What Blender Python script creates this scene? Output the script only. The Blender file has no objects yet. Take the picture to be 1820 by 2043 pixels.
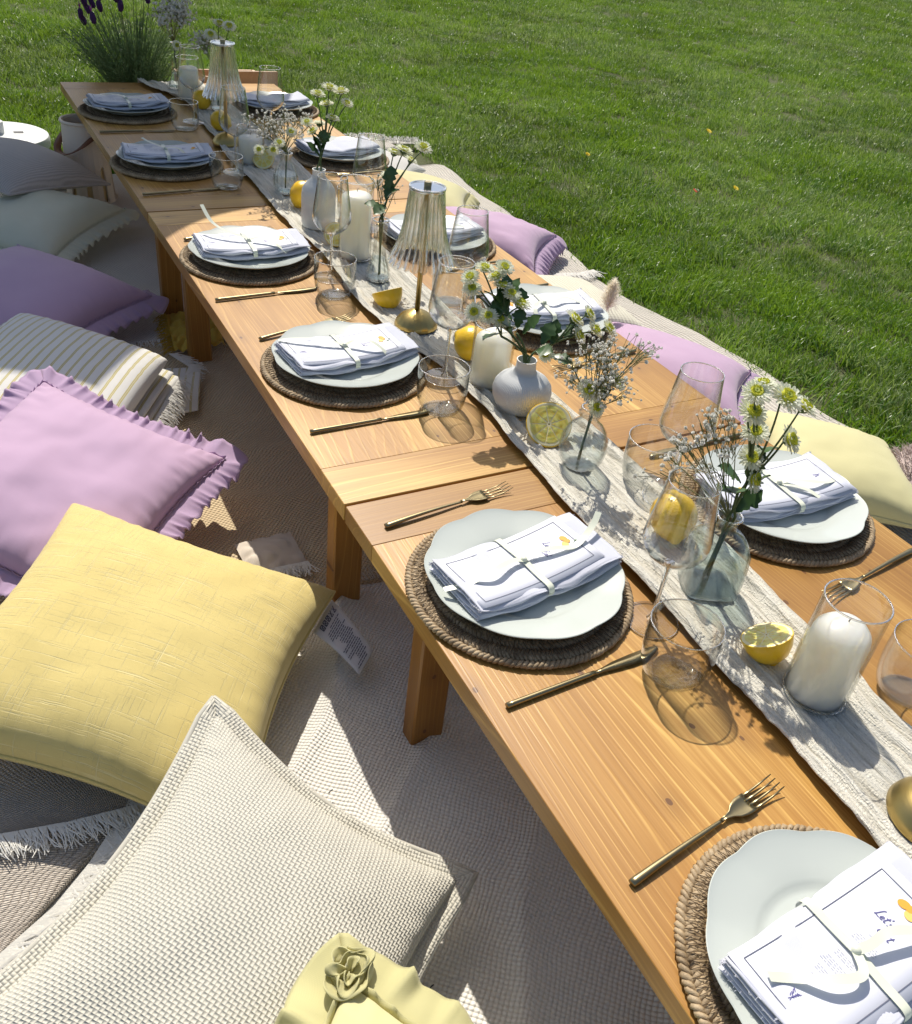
import bpy, math, random
from mathutils import Vector, Matrix, noise as mnoise
R = random.Random(7)
PI = math.pi
# ---------------------------------------------------------------- camera
# world: table top is z=0, ground z=-0.33; x runs across the table, y along it, away from the viewer
sc = bpy.context.scene
cam_d = bpy.data.cameras.new('camera'); cam = bpy.data.objects.new('camera', cam_d)
sc.collection.objects.link(cam); sc.camera = cam
cam_d.sensor_fit = 'HORIZONTAL'; cam_d.sensor_width = 36; cam_d.lens = 1779.4/1820*36
cam_d.clip_start = .02; cam_d.clip_end = 200
cam.matrix_world = (Matrix.Translation((-.4223, -.989, .7809)) @ Matrix.Rotation(-.5581, 4, 'Z')
                    @ Matrix.Rotation(.9449, 4, 'X') @ Matrix.Rotation(.1306, 4, 'Z'))
# ---------------------------------------------------------------- light
SUN = Vector((.19, .76, 1.0)).normalized()
w = bpy.data.worlds.new('World'); sc.world = w; w.use_nodes = True
nt = w.node_tree; bgn = nt.nodes['Background']
sky = nt.nodes.new('ShaderNodeTexSky'); sky.sky_type = 'NISHITA'; sky.sun_disc = False
sky.sun_elevation = math.asin(SUN.z); sky.sun_rotation = math.atan2(SUN.x, SUN.y)
nt.links.new(sky.outputs[0], bgn.inputs[0]); bgn.inputs[1].default_value = .108; sky.dust_density = 2.5; sky.ozone_density = .6
ld = bpy.data.lights.new('sun', 'SUN'); ld.energy = 4.8; ld.angle = math.radians(.53); ld.color = (1, .94, .84)
lo = bpy.data.objects.new('sun', ld); sc.collection.objects.link(lo)
lo.rotation_euler = SUN.to_track_quat('Z', 'Y').to_euler(); lo.location = (2, 8, 10)
vs = sc.view_settings; vs.view_transform = 'Standard'; vs.look = 'None'; vs.exposure = .08; vs.gamma = 1
vs.use_curve_mapping = False
cy = sc.cycles; cy.max_bounces = 14; cy.transparent_max_bounces = 40; cy.transmission_bounces = 12
cy.glossy_bounces = 6; cy.sample_clamp_indirect = 4; cy.caustics_reflective = False; cy.caustics_refractive = False
C = sc.collection
# ---------------------------------------------------------------- node helper
class NT:
    def __init__(s, name):
        s.m = bpy.data.materials.new(name); s.m.use_nodes = True; s.t = s.m.node_tree
        s.b = s.t.nodes['Principled BSDF']; s.out = s.t.nodes['Material Output']; s._tc = None
    def n(s, typ, **kw):
        x = s.t.nodes.new('ShaderNode'+typ)
        for k, v in kw.items():
            if k.startswith('_'): setattr(x, k[1:], v)
        for k, v in kw.items():
            if not k.startswith('_'): s.put(x.inputs[int(k[1:]) if k[0] == 'i' and k[1:].isdigit() else k], v)
        return x
    def put(s, sock, v):
        if hasattr(v, 'is_linked') or isinstance(v, bpy.types.NodeSocket): s.t.links.new(v, sock)
        else: sock.default_value = v
    def tc(s, o='Object'):
        if not s._tc: s._tc = s.t.nodes.new('ShaderNodeTexCoord')
        return s._tc.outputs[o]
    def map(s, v, scale=(1, 1, 1), rot=(0, 0, 0), loc=(0, 0, 0)):
        return s.n('Mapping', Vector=v, Scale=scale, Rotation=rot, Location=loc).outputs[0]
    def math(s, op, a, b=0., c=0., clamp=False):
        return s.n('Math', _operation=op, _use_clamp=clamp, i0=a, i1=b, i2=c).outputs[0]
    def noise(s, v, scale, detail=3., rough=.5, dist=0.):
        return s.n('TexNoise', Vector=v, Scale=scale, Detail=detail, Roughness=rough, Distortion=dist).outputs[0]
    def ramp(s, f, stops):
        r = s.n('ValToRGB', Fac=f); e = r.color_ramp.elements
        while len(e) < len(stops): e.new(.5)
        for q, (p, c) in zip(e, stops):
            q.position = p; q.color = (*c, 1) if len(c) == 3 else c
        return r.outputs[0]
    def mix(s, f, a, b, op='MIX'):
        x = s.n('Mix', _data_type='RGBA', _blend_type=op)
        s.put(x.inputs[0], f); s.put(x.inputs[6], a if not isinstance(a, tuple) else (*a, 1)[:4]); s.put(x.inputs[7], b if not isinstance(b, tuple) else (*b, 1)[:4])
        return x.outputs[2]
    def sep(s, v): return s.n('SeparateXYZ', Vector=v).outputs
    def bump(s, h, strength=.5, dist=.001):
        x = s.n('Bump', Strength=strength, Distance=dist, Height=h); s.t.links.new(x.outputs[0], s.b.inputs['Normal']); return x
    def set(s, **kw):
        for k, v in kw.items():
            k = k.replace('_', ' ')
            if isinstance(v, tuple) and len(v) == 3 and s.b.inputs[k].type == 'RGBA': v = (*v, 1)
            s.put(s.b.inputs[k], v)
        return s
def plain(name, col, rough=.6, **kw):
    s = NT(name); s.set(Base_Color=col, Roughness=rough, **kw)
    return s.m
M = {}
# --- wood: long axis is the mesh's own Y
def wood(name, dark, mid, light, rough=.42):
    s = NT(name); ob = s.tc()
    rnd = s.n('ObjectInfo').outputs['Random']
    off = s.n('CombineXYZ', X=s.math('MULTIPLY', rnd, 37.), Y=s.math('MULTIPLY', rnd, 91.), Z=s.math('MULTIPLY', rnd, 13.)).outputs[0]
    v = s.n('VectorMath', _operation='ADD', i0=ob, i1=off).outputs[0]
    a = s.noise(s.map(v, (3.2, .55, 3.2)), 1.0, 2.)
    b = s.noise(s.map(v, (16, 1.6, 16)), 1.0, 3.)
    x = s.sep(ob)[0]
    c1 = s.noise(s.map(v, (11, .5, 11)), 1.0, 1.)
    ph = s.math('ADD', s.math('MULTIPLY', x, 70.), s.math('MULTIPLY', a, 15.))
    ph = s.math('ADD', s.math('ADD', ph, s.math('MULTIPLY', c1, 5.)), s.math('MULTIPLY', b, 1.1))
    ph = s.math('ADD', ph, s.math('MULTIPLY', s.noise(s.map(v, (90, 12, 90)), 1., 2.), .16))
    fr = s.math('FRACT', ph)
    ring = s.ramp(fr, [(0, (.12,)*3), (.3, (.30,)*3), (.80, (.30,)*3), (.90, (1, 1, 1)), (.95, (.85,)*3), (1, (0,)*3)])
    f2 = s.math('FRACT', s.math('MULTIPLY', ph, 2.37)); r2 = s.ramp(f2, [(0, (.2,)*3), (.7, (.3,)*3), (.88, (.8,)*3), (1, (.1,)*3)])
    msk = s.ramp(s.noise(s.map(v, (9, .9, 9)), 1., 2.), [(.42, (0,)*3), (.62, (1,)*3)])
    ring = s.mix(msk, ring, r2)
    fib = s.noise(s.map(v, (260, 5, 260)), 1.0, 2.)
    bl = s.noise(s.map(v, (5, 1.2, 5)), 1.0, 3., .6)
    t = s.math('ADD', s.math('MULTIPLY', ring, .22), s.math('ADD', s.math('MULTIPLY', fib, .24), s.math('MULTIPLY', bl, .78)))
    col = s.ramp(t, [(.32, dark), (.56, mid), (.82, light)])
    col = s.mix(1., col, s.ramp(s.math('ADD', s.math('MULTIPLY', rnd, .6), s.math('MULTIPLY', s.noise(s.map(v, (2.2, 1.5, 2.2)), 1., 3.), .5)), [(.2, (.80, .78, .74)), (.9, (1.18, 1.16, 1.10))]), 'MULTIPLY')
    vo = s.n('TexVoronoi', _voronoi_dimensions='2D', Vector=s.map(v, (8., 5., 8.)), Scale=1.0)
    kn = s.math('LESS_THAN', vo.outputs['Distance'], s.math('MULTIPLY', s.noise(v, 60.), .045))
    col = s.mix(s.math('MULTIPLY', kn, .85), col, (.09, .03, .012))
    halo = s.math('SUBTRACT', 1., s.math('MULTIPLY', vo.outputs['Distance'], 6.), clamp=True)
    col = s.mix(s.math('MULTIPLY', halo, .35), col, tuple(c*.75 for c in dark))
    s.set(Base_Color=col, Roughness=s.math('ADD', rough-.08, s.math('MULTIPLY', fib, .16)))
    s.bump(s.math('ADD', s.math('MULTIPLY', ring, .5), fib), .35, .0006)
    return s.m
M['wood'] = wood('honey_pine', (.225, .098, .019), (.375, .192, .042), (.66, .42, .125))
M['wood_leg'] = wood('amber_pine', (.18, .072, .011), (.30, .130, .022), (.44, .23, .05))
M['wood_pale'] = wood('pale_wood', (.42, .24, .13), (.55, .35, .2), (.68, .47, .30))
# --- fabrics: uv in metres
def fabric(name, col, kind='plain', cell=.005, strength=.6, dist=.0012, rough=.85, col2=None, sheen=.2, var=.12, trans=0.):
    s = NT(name); uv = s.tc('UV'); u, v, _ = s.sep(uv)
    k = 2*PI/cell
    wob = s.math('MULTIPLY', s.noise(uv, 7., 2.), cell*3.0)
    u2 = s.math('ADD', u, wob); v2 = s.math('ADD', v, s.math('MULTIPLY', wob, -.7))
    su = s.math('SINE', s.math('MULTIPLY', u2, k)); sv = s.math('SINE', s.math('MULTIPLY', v2, k))
    fine = s.noise(uv, 2.2/cell, 2.)
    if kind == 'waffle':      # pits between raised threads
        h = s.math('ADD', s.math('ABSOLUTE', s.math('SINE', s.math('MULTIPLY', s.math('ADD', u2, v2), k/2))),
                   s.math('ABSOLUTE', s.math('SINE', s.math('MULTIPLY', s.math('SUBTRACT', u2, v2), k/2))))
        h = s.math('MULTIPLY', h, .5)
    elif kind == 'basket':    # over-under blocks
        sg = s.math('SIGN', s.math('MULTIPLY', s.math('SINE', s.math('MULTIPLY', u2, k/2)), s.math('SINE', s.math('MULTIPLY', v2, k/2))))
        ru = s.math('ABSOLUTE', s.math('SINE', s.math('MULTIPLY', u2, k/2))); rv = s.math('ABSOLUTE', s.math('SINE', s.math('MULTIPLY', v2, k/2)))
        f = s.math('MULTIPLY_ADD', sg, .5, .5)
        a = s.math('MULTIPLY', f, ru); b = s.math('MULTIPLY', s.math('SUBTRACT', 1., f), rv)
        h = s.math('MULTIPLY', s.math('POWER', s.math('ADD', a, b), .6), s.math('POWER', s.math('MULTIPLY', s.math('ADD', ru, .25), s.math('ADD', rv, .25)), .35))
    elif kind == 'rib':
        h = s.math('MULTIPLY_ADD', su, .5, .5); h = s.math('ADD', h, s.math('MULTIPLY', sv, .08))
    else:
        h = s.math('MULTIPLY_ADD', s.math('MULTIPLY', su, sv), .5, .5)
    h = s.math('ADD', h, s.math('MULTIPLY', fine, .35))
    big = s.noise(uv, 9., 3.)
    c0 = tuple(x*(1-var*1.6) for x in col); c = s.mix(big, c0, col)
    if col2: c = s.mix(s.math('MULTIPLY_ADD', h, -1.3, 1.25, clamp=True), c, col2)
    s.set(Base_Color=c, Roughness=rough, Sheen_Weight=sheen)
    s.bump(h, strength, dist)
    if trans:
        tr = s.n('BsdfTranslucent', Color=c); mx = s.n('MixShader', Fac=trans)
        s.t.links.new(s.b.outputs[0], mx.inputs[1]); s.t.links.new(tr.outputs[0], mx.inputs[2]); s.t.links.new(mx.outputs[0], s.out.inputs[0])
    return s.m
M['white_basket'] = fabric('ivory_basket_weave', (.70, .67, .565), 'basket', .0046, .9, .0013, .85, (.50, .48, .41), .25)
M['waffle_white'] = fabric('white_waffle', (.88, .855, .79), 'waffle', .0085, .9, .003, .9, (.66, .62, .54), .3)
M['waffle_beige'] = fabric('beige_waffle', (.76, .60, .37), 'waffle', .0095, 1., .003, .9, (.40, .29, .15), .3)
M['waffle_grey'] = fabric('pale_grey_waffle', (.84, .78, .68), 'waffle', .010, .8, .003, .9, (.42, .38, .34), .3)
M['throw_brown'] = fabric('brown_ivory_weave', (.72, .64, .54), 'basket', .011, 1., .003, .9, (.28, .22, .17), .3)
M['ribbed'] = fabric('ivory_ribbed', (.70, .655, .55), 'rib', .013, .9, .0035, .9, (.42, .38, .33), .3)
M['ribbed_cream'] = fabric('cream_ribbed', (.78, .74, .58), 'rib', .010, .7, .0022, .9, (.6, .57, .44), .3)
M['lilac'] = fabric('lilac_cotton', (.60, .405, .57), 'plain', .0016, .25, .0004, .8, None, .3, .06, .12)
M['lilac_ruffle'] = fabric('lilac_ruffle', (.60, .43, .62), 'plain', .0016, .25, .0004, .8, None, .3, .06, .3)
M['lemon'] = fabric('pale_lemon_cotton', (.74, .69, .36), 'plain', .0016, .25, .0004, .8, None, .3, .05, .15)
M['lemon_ruffle'] = fabric('pale_lemon_ruffle', (.74, .70, .37), 'plain', .0016, .25, .0004, .8, None, .3, .05, .35)
M['mint'] = fabric('pale_green_cotton', (.79, .78, .60), 'plain', .0016, .25, .0004, .8, None, .3, .05, .15)
M['grey'] = fabric('taupe_rib', (.60, .54, .50), 'rib', .0065, .6, .0012, .9, (.42, .37, .34), .3)
M['white_cloth'] = fabric('white_woven', (.76, .74, .69), 'basket', .006, .7, .0012, .9, (.5, .48, .44), .3)
M['napkin'] = fabric('white_linen', (.68, .70, .79), 'plain', .0013, .3, .0004, .85, None, .25, .05, .1)
M['fringe'] = plain('cotton_fringe', (.76, .74, .68), .9)
M['fringe_beige'] = plain('beige_fringe', (.60, .53, .44), .9)
def slub(name):
    s = NT(name); uv = s.tc('UV'); u, v, _ = s.sep(uv)
    a = s.noise(s.map(uv, (9, 520, 1)), 1., 2.); b = s.noise(s.map(uv, (520, 9, 1)), 1., 2.)
    t = s.math('MAXIMUM', s.ramp(a, [(.60, (0,)*3), (.68, (1,)*3)]), s.ramp(b, [(.62, (0,)*3), (.70, (1,)*3)]))
    f = s.math('MULTIPLY', s.math('SINE', s.math('MULTIPLY', u, 4200.)), s.math('SINE', s.math('MULTIPLY', v, 4200.)))
    bl = s.noise(uv, 7., 2.)
    c = s.mix(bl, (.62, .49, .165), (.70, .57, .215)); c = s.mix(s.math('MULTIPLY', t, .5), c, (.88, .79, .44))
    s.set(Base_Color=c, Roughness=.8, Sheen_Weight=.2)
    s.bump(s.math('ADD', s.math('MULTIPLY', f, .15), t), .7, .0009); return s.m
M['yellow'] = slub('yellow_slub_linen')
def striped(name):
    s = NT(name); uv = s.tc('UV'); u, v, _ = s.sep(uv)
    w1 = s.math('MULTIPLY', s.noise(uv, 8., 2.), .006)
    f = s.math('FRACT', s.math('DIVIDE', s.math('ADD', u, w1), .021))
    st = s.math('MULTIPLY', s.math('GREATER_THAN', f, .36), s.math('LESS_THAN', f, .62))
    mid = s.math('MULTIPLY', s.math('GREATER_THAN', f, .465), s.math('LESS_THAN', f, .515))
    st = s.math('SUBTRACT', st, s.math('MULTIPLY', mid, .55))
    fine = s.noise(uv, 700., 3.)
    c = s.mix(s.math('MULTIPLY', st, s.math('MULTIPLY_ADD', fine, .5, .62)), (.76, .74, .69), (.55, .45, .10))
    s.set(Base_Color=c, Roughness=.95, Sheen_Weight=.5)
    s.bump(s.math('ADD', fine, s.math('MULTIPLY', st, .2)), .8, .0018); return s.m
M['striped'] = striped('cream_terry_yellow_stripes')
def gauze(name):
    s = NT(name); uv = s.tc('UV')
    a = s.noise(s.map(uv, (170, 14, 1)), 1., 4., .65, .6); b = s.noise(uv, 420., 3.); c3 = s.noise(s.map(uv, (45, 9, 1)), 1., 3.)
    h = s.math('ADD', s.math('MULTIPLY', a, .9), s.math('ADD', s.math('MULTIPLY', b, .35), s.math('MULTIPLY', c3, .6)))
    c = s.ramp(h, [(.55, (.50, .44, .33)), (.85, (.70, .66, .55)), (1.0, (.80, .77, .67))])
    s.set(Base_Color=c, Roughness=.9, Sheen_Weight=.3); s.bump(h, 1., .009); return s.m
M['gauze'] = gauze('ivory_cheesecloth')
# --- ceramics, metal, glass
M['plate'] = NT('celadon_glaze').set(Base_Color=(.54, .58, .54), Roughness=.17, Specular_IOR_Level=.5, Coat_Weight=.3, Coat_Roughness=.08).m
M['matte_white'] = plain('matte_white_ceramic', (.72, .73, .72), .7)
def brass(name, c, r):
    s = NT(name); n1 = s.noise(s.map(s.tc(), (30, 30, 900)), 1., 2.)
    s.set(Base_Color=c, Metallic=1., Roughness=s.math('MULTIPLY_ADD', n1, .16, r)); return s.m
M['brass'] = brass('brushed_brass', (.50, .37, .14), .26)
M['flatware'] = brass('dark_gold_steel', (.33, .275, .155), .26)
M['chrome'] = plain('polished_steel', (.55, .60, .66), .12, Metallic=1.)
def thinglass(name, tint=(.985, .99, .985), edge=(.30, .33, .32), tp=3.4, refl=1.0, ior=1.5):
    s = NT(name); s.t.nodes.remove(s.b)
    lw = s.n('LayerWeight', Blend=.5).outputs['Facing']
    g = s.math('POWER', lw, tp)
    c = s.mix(g, tint, edge); tr = s.n('BsdfTransparent', Color=c)
    gl = s.n('BsdfGlossy', Roughness=.03, Color=(1, 1, 1, 1))
    f0 = ((ior-1)/(ior+1))**2
    fr = s.math('MULTIPLY', s.math('MULTIPLY_ADD', s.math('POWER', lw, 3.4), .85, f0), refl, clamp=True)
    mx = s.n('MixShader', Fac=fr); s.t.links.new(tr.outputs[0], mx.inputs[1]); s.t.links.new(gl.outputs[0], mx.inputs[2])
    s.t.links.new(mx.outputs[0], s.out.inputs[0]); return s.m
M['glass'] = thinglass('clear_glass')
M['glass_green'] = thinglass('greenish_glass', (.955, .98, .97), (.30, .38, .36))
M['glass_candle'] = thinglass('candle_glass', (.99, .99, .985), (.55, .57, .55), 4., .55)
M['water'] = thinglass('water', (.935, .965, .97), (.60, .70, .72), 2.5, .6, 1.33)
def thickglass(name, fac=.45):
    s = NT(name); s.t.nodes.remove(s.b)
    g = s.n('BsdfGlass', Roughness=0., IOR=1.5, Color=(1, 1, 1, 1)); t = s.n('BsdfTransparent', Color=(.93, .94, .93, 1))
    mx = s.n('MixShader', Fac=fac); s.t.links.new(g.outputs[0], mx.inputs[1]); s.t.links.new(t.outputs[0], mx.inputs[2])
    s.t.links.new(mx.outputs[0], s.out.inputs[0]); return s.m
M['glass_thick'] = thickglass('solid_clear_glass', .28)
M['glass_fluted'] = thickglass('fluted_clear_glass', .40)
M['wax'] = NT('ivory_wax').set(Base_Color=(.88, .86, .72), Roughness=.4, Subsurface_Weight=.9, Subsurface_Radius=(.12, .11, .08), Subsurface_Scale=1.).m
M['wick'] = plain('wick', (.25, .23, .2), .9)
# --- straw, fruit, flowers
def straw(name):
    s = NT(name); ob = s.tc(); n1 = s.noise(ob, 60., 3.); n2 = s.noise(ob, 700., 2.)
    c = s.ramp(s.math('ADD', s.math('MULTIPLY', n1, .7), s.math('MULTIPLY', n2, .35)), [(.3, (.17, .115, .06)), (.55, (.36, .265, .155)), (.8, (.56, .44, .28))])
    s.set(Base_Color=c, Roughness=.65); s.bump(n2, .5, .0006); return s.m
M['straw'] = straw('seagrass')
M['thread'] = plain('dark_stitching', (.12, .08, .045), .8)
def lemonskin(name):
    s = NT(name); ob = s.tc(); n1 = s.noise(ob, 25., 2.); v = s.n('TexVoronoi', Vector=ob, Scale=420.).outputs['Distance']
    s.set(Base_Color=s.mix(n1, (.84, .47, .008), (.92, .62, .02)), Roughness=.32, Subsurface_Weight=.05, Coat_Weight=.25, Coat_Roughness=.2)
    s.bump(v, .4, .0008); return s.m
M['lemon_skin'] = lemonskin('lemon_rind')
M['pith'] = plain('lemon_pith', (.90, .80, .48), .6)
def flesh(name):
    s = NT(name); ob = s.tc(); n1 = s.noise(s.map(ob, (160, 60, 160)), 1., 3.)
    s.set(Base_Color=s.ramp(n1, [(.35, (.82, .55, .06)), (.65, (.95, .78, .24))]), Roughness=.28, Subsurface_Weight=.3, Coat_Weight=.25)
    s.bump(n1, .8, .002); return s.m
M['flesh'] = flesh('lemon_flesh')
def translucent(name, col, f=.4):
    s = NT(name); s.set(Base_Color=col, Roughness=.6); tr = s.n('BsdfTranslucent', Color=(*col, 1)); mx = s.n('MixShader', Fac=f)
    s.t.links.new(s.b.outputs[0], mx.inputs[1]); s.t.links.new(tr.outputs[0], mx.inputs[2]); s.t.links.new(mx.outputs[0], s.out.inputs[0]); return s.m
M['petal'] = translucent('white_petal', (.86, .88, .76), .42)
M['floret'] = plain('yellow_green_florets', (.62, .62, .05), .7)
M['floret_c'] = plain('green_florets', (.28, .33, .04), .7)
M['leaf'] = plain('dark_leaf', (.045, .10, .025), .38)
M['stem'] = plain('green_stem', (.06, .10, .03), .5)
M['twig'] = plain('gypsophila_twig', (.16, .17, .07), .7)
M['blossom'] = translucent('gypsophila_blossom', (.86, .85, .80), .35)
M['lavender_leaf'] = translucent('grey_green_leaf', (.20, .29, .12), .35)
M['lavender_flower'] = plain('deep_purple_flower', (.055, .012, .10), .7)
M['lavender_bract'] = plain('magenta_bract', (.38, .05, .38), .6)
M['terracotta'] = plain('terracotta', (.33, .13, .06), .8)
M['paper'] = plain('white_card', (.70, .715, .79), .55)
M['ink'] = plain('grey_ink', (.11, .12, .17), .7)
M['ink_blue'] = plain('violet_ink', (.10, .09, .27), .7)
M['ink_light'] = plain('light_grey_ink', (.40, .41, .47), .7)
M['orange'] = plain('kumquat_print', (.80, .36, .03), .6)
M['orange2'] = plain('kumquat_cut_print', (.86, .55, .14), .6)
M['leaf_print'] = plain('leaf_print', (.16, .24, .13), .6)
M['ribbon'] = NT('cream_green_satin').set(Base_Color=(.68, .71, .58), Roughness=.33, Anisotropic=.5, Sheen_Weight=.4).m
M['canopy'] = fabric('white_canopy', (.74, .74, .72), 'plain', .003, .2, .0004, .8, None, .2, .05, .0)
M['white_metal'] = plain('white_powder_coat', (.66, .68, .68), .5)
M['black'] = plain('black_plastic', (.02, .02, .022), .5)
M['bamboo'] = plain('pale_bamboo_wood', (.82, .71, .58), .55)
M['bamboo_in'] = plain('sunlit_tint_wood', (.88, .68, .34), .55)  # lantern liner: bright yellow stands in for sunlight coming into it
M['leather'] = plain('brown_leather', (.20, .075, .03), .5)
M['tag'] = plain('white_satin_tag', (.74, .75, .77), .5)
M['fur'] = plain('taupe_fur', (.42, .34, .31), .9)
M['feather'] = translucent('cream_pampas', (.92, .87, .76), .55)
M['mustard'] = plain('mustard_cotton', (.55, .37, .05), .9)
M['dandelion'] = plain('dandelion_yellow', (.85, .66, .01), .6)
M['red'] = plain('red_petal', (.65, .07, .03), .5)
M['white_bit'] = plain('white_bit', (.8, .72, .68), .5)
# ---------------------------------------------------------------- mesh helper
class MB:
    def __init__(s): s.v = []; s.f = []; s.uv = {}; s.mi = {}; s.sharp = False
    def add(s, vs, fs, uvs=None, mi=0):
        o = len(s.v); s.v += [tuple(p) for p in vs]
        for f in fs:
            if mi: s.mi[len(s.f)] = mi
            s.f.append(tuple(i+o for i in f))
        if uvs:
            for i, q in enumerate(uvs): s.uv[o+i] = q
        return s
    def box(s, x0, y0, z0, x1, y1, z1, bev=0.):
        if not bev:
            vs = [(x, y, z) for x in (x0, x1) for y in (y0, y1) for z in (z0, z1)]
            return s.add(vs, [(0, 1, 3, 2), (4, 6, 7, 5), (0, 4, 5, 1), (2, 3, 7, 6), (0, 2, 6, 4), (1, 5, 7, 3)])
        b = bev; prof = [(x0+b, z0), (x1-b, z0), (x1, z0+b), (x1, z1-b), (x1-b, z1), (x0+b, z1), (x0, z1-b), (x0, z0+b)]
        cx, cz = (x0+x1)/2, (z0+z1)/2
        rows = []
        for y, k in ((y0, b), (y0+b, 0), (y1-b, 0), (y1, b)):
            rows.append([(x+(k if x < cx else -k), y, z+(k if z < cz else -k)) for x, z in prof])
        vs = [p for r in rows for p in r]; fs = []
        for j in range(3):
            for i in range(8):
                a, c = j*8+i, j*8+(i+1) % 8; fs.append((a, a+8, c+8, c))
        fs.append(tuple(range(8))); fs.append(tuple(range(31, 23, -1)))
        return s.add(vs, fs)
    def tube(s, pts, r, n=6, cap=True, flat=1., mi=0):
        pts = [Vector(p) for p in pts]; m = len(pts); vs = []; fs = []
        rr = r if isinstance(r, (list, tuple)) else [r]*m
        up = Vector((0, 0, 1)); d0 = (pts[1]-pts[0]).normalized()
        if abs(d0.z) > .9: up = Vector((1, 0, 0))
        for i, p in enumerate(pts):
            d = (pts[min(i+1, m-1)]-pts[max(i-1, 0)]).normalized()
            a = d.cross(up)
            if a.length < 1e-5: a = Vector((1, 0, 0))
            a.normalize(); b = a.cross(d)
            if b.length > 1e-6: up = b
            for k in range(n):
                t = 2*PI*k/n; vs.append(p+a*math.cos(t)*rr[i]+b*math.sin(t)*rr[i]*flat)
        for i in range(m-1):
            for k in range(n):
                q = (k+1) % n; fs.append((i*n+k, i*n+q, (i+1)*n+q, (i+1)*n+k))
        if cap: fs.append(tuple(range(n-1, -1, -1))); fs.append(tuple((m-1)*n+k for k in range(n)))
        return s.add(vs, fs, mi=mi)
    def lathe(s, prof, n=32, fn=None, close=True, mi=0):
        vs = []; fs = []; m = len(prof); s.sharp = s.sharp or n >= 16
        for i, (r, z) in enumerate(prof):
            for k in range(n):
                t = 2*PI*k/n; q, zz = (r, z) if fn is None else fn(r, z, t, i)
                vs.append((q*math.cos(t), q*math.sin(t), zz))
        for i in range(m-1):
            for k in range(n):
                q = (k+1) % n; fs.append((i*n+k, i*n+q, (i+1)*n+q, (i+1)*n+k))
        if close:
            if prof[0][0] > 0: fs.append(tuple(range(n-1, -1, -1)))
            if prof[-1][0] > 0: fs.append(tuple((m-1)*n+k for k in range(n)))
        return s.add(vs, fs, mi=mi)
    def grid(s, fn, nu, nv, uvf=None, mi=0):
        vs = []; uv = []; fs = []
        for j in range(nv+1):
            for i in range(nu+1):
                u, v = i/nu, j/nv; vs.append(fn(u, v)); uv.append(uvf(u, v) if uvf else (u, v))
        for j in range(nv):
            for i in range(nu):
                a = j*(nu+1)+i; fs.append((a, a+1, a+nu+2, a+nu+1))
        return s.add(vs, fs, uv, mi)
    def xf(s, mat, start=0):
        for i in range(start, len(s.v)): s.v[i] = tuple(mat @ Vector(s.v[i]))
        return s
    def mesh(s, name, mats, smooth=True):
        me = bpy.data.meshes.new(name); me.from_pydata(s.v, [], s.f)
        for m_ in (mats if isinstance(mats, (list, tuple)) else [mats]): me.materials.append(m_)
        if smooth: me.polygons.foreach_set('use_smooth', [True]*len(me.polygons))
        for i, k in s.mi.items(): me.polygons[i].material_index = k
        if s.uv:
            ul = me.uv_layers.new(name='UVMap'); d = [0.]*(2*len(me.loops))
            for i, l in enumerate(me.loops):
                q = s.uv.get(l.vertex_index, (0, 0)); d[2*i] = q[0]; d[2*i+1] = q[1]
            ul.data.foreach_set('uv', d)
        me.update()
        if smooth and s.sharp: me.set_sharp_from_angle(angle=math.radians(47))
        return me
def part(name, mb, mats, parent=None, loc=None, rot=None, smooth=True, label=None, kind=None, angle=None):
    me = mb if isinstance(mb, bpy.types.Mesh) else mb.mesh(name, mats, smooth)
    if angle and not isinstance(mb, bpy.types.Mesh):
        try: me.set_sharp_from_angle(angle=math.radians(angle))
        except Exception: pass
    o = bpy.data.objects.new(name, me); C.objects.link(o)
    if parent: o.parent = parent
    if loc: o.location = loc
    if rot: o.rotation_euler = rot
    if label: o['label'] = label
    if kind: o['kind'] = kind
    return o
def tag(o, label, cat, group=None):
    o['label'] = label; o['category'] = cat
    if group: o['group'] = group
    return o
def thing(name, label, cat, loc=(0, 0, 0), rot=(0, 0, 0), group=None):
    o = bpy.data.objects.new(name, None); C.objects.link(o); o.location = loc; o.rotation_euler = rot
    o.empty_display_size = .05
    return tag(o, label, cat, group)
def dup(root, loc, rot=None, label=None, group=None, scale=None):
    def cp(o, par):
        c = o.copy(); C.objects.link(c)
        if par: c.parent = par; c.matrix_parent_inverse = o.matrix_parent_inverse
        for ch in kids.get(o.name, []): cp(ch, c)
        return c
    kids = {}
    for o in root.children_recursive: kids.setdefault(o.parent.name, []).append(o)
    r = cp(root, None); r.location = loc
    if rot is not None: r.rotation_euler = rot
    if scale: r.scale = (scale,)*3
    if label: r['label'] = label
    if group: r['group'] = group
    return r
def nz(x, y, z=0.): return mnoise.noise(Vector((x, y, z)))
def solid(o, t, off=-1.):
    m = o.modifiers.new('solid', 'SOLIDIFY'); m.thickness = t; m.offset = off; return o
def bez(a, b, c, n=10):
    a, b, c = Vector(a), Vector(b), Vector(c)
    return [a*(1-t)**2+b*2*t*(1-t)+c*t*t for t in [i/n for i in range(n+1)]]
G0 = -.33
# ================================================================ GROUND
s = NT('lawn_soil'); n1 = s.noise(s.tc(), 3., 4.); n2 = s.noise(s.tc(), 160., 3.)
s.set(Base_Color=s.mix(n2, s.mix(n1, (.025, .045, .010), (.05, .085, .018)), (.14, .14, .06)), Roughness=.95)
s.bump(n2, 1., .01); M['soil'] = s.m
mb = MB(); mb.grid(lambda u, v: (-60+120*u, -20+100*v, G0-.004+.02*nz(u*40, v*34)*0), 40, 40)
o = part('lawn', mb, M['soil']); o['kind'] = 'structure'
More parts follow.
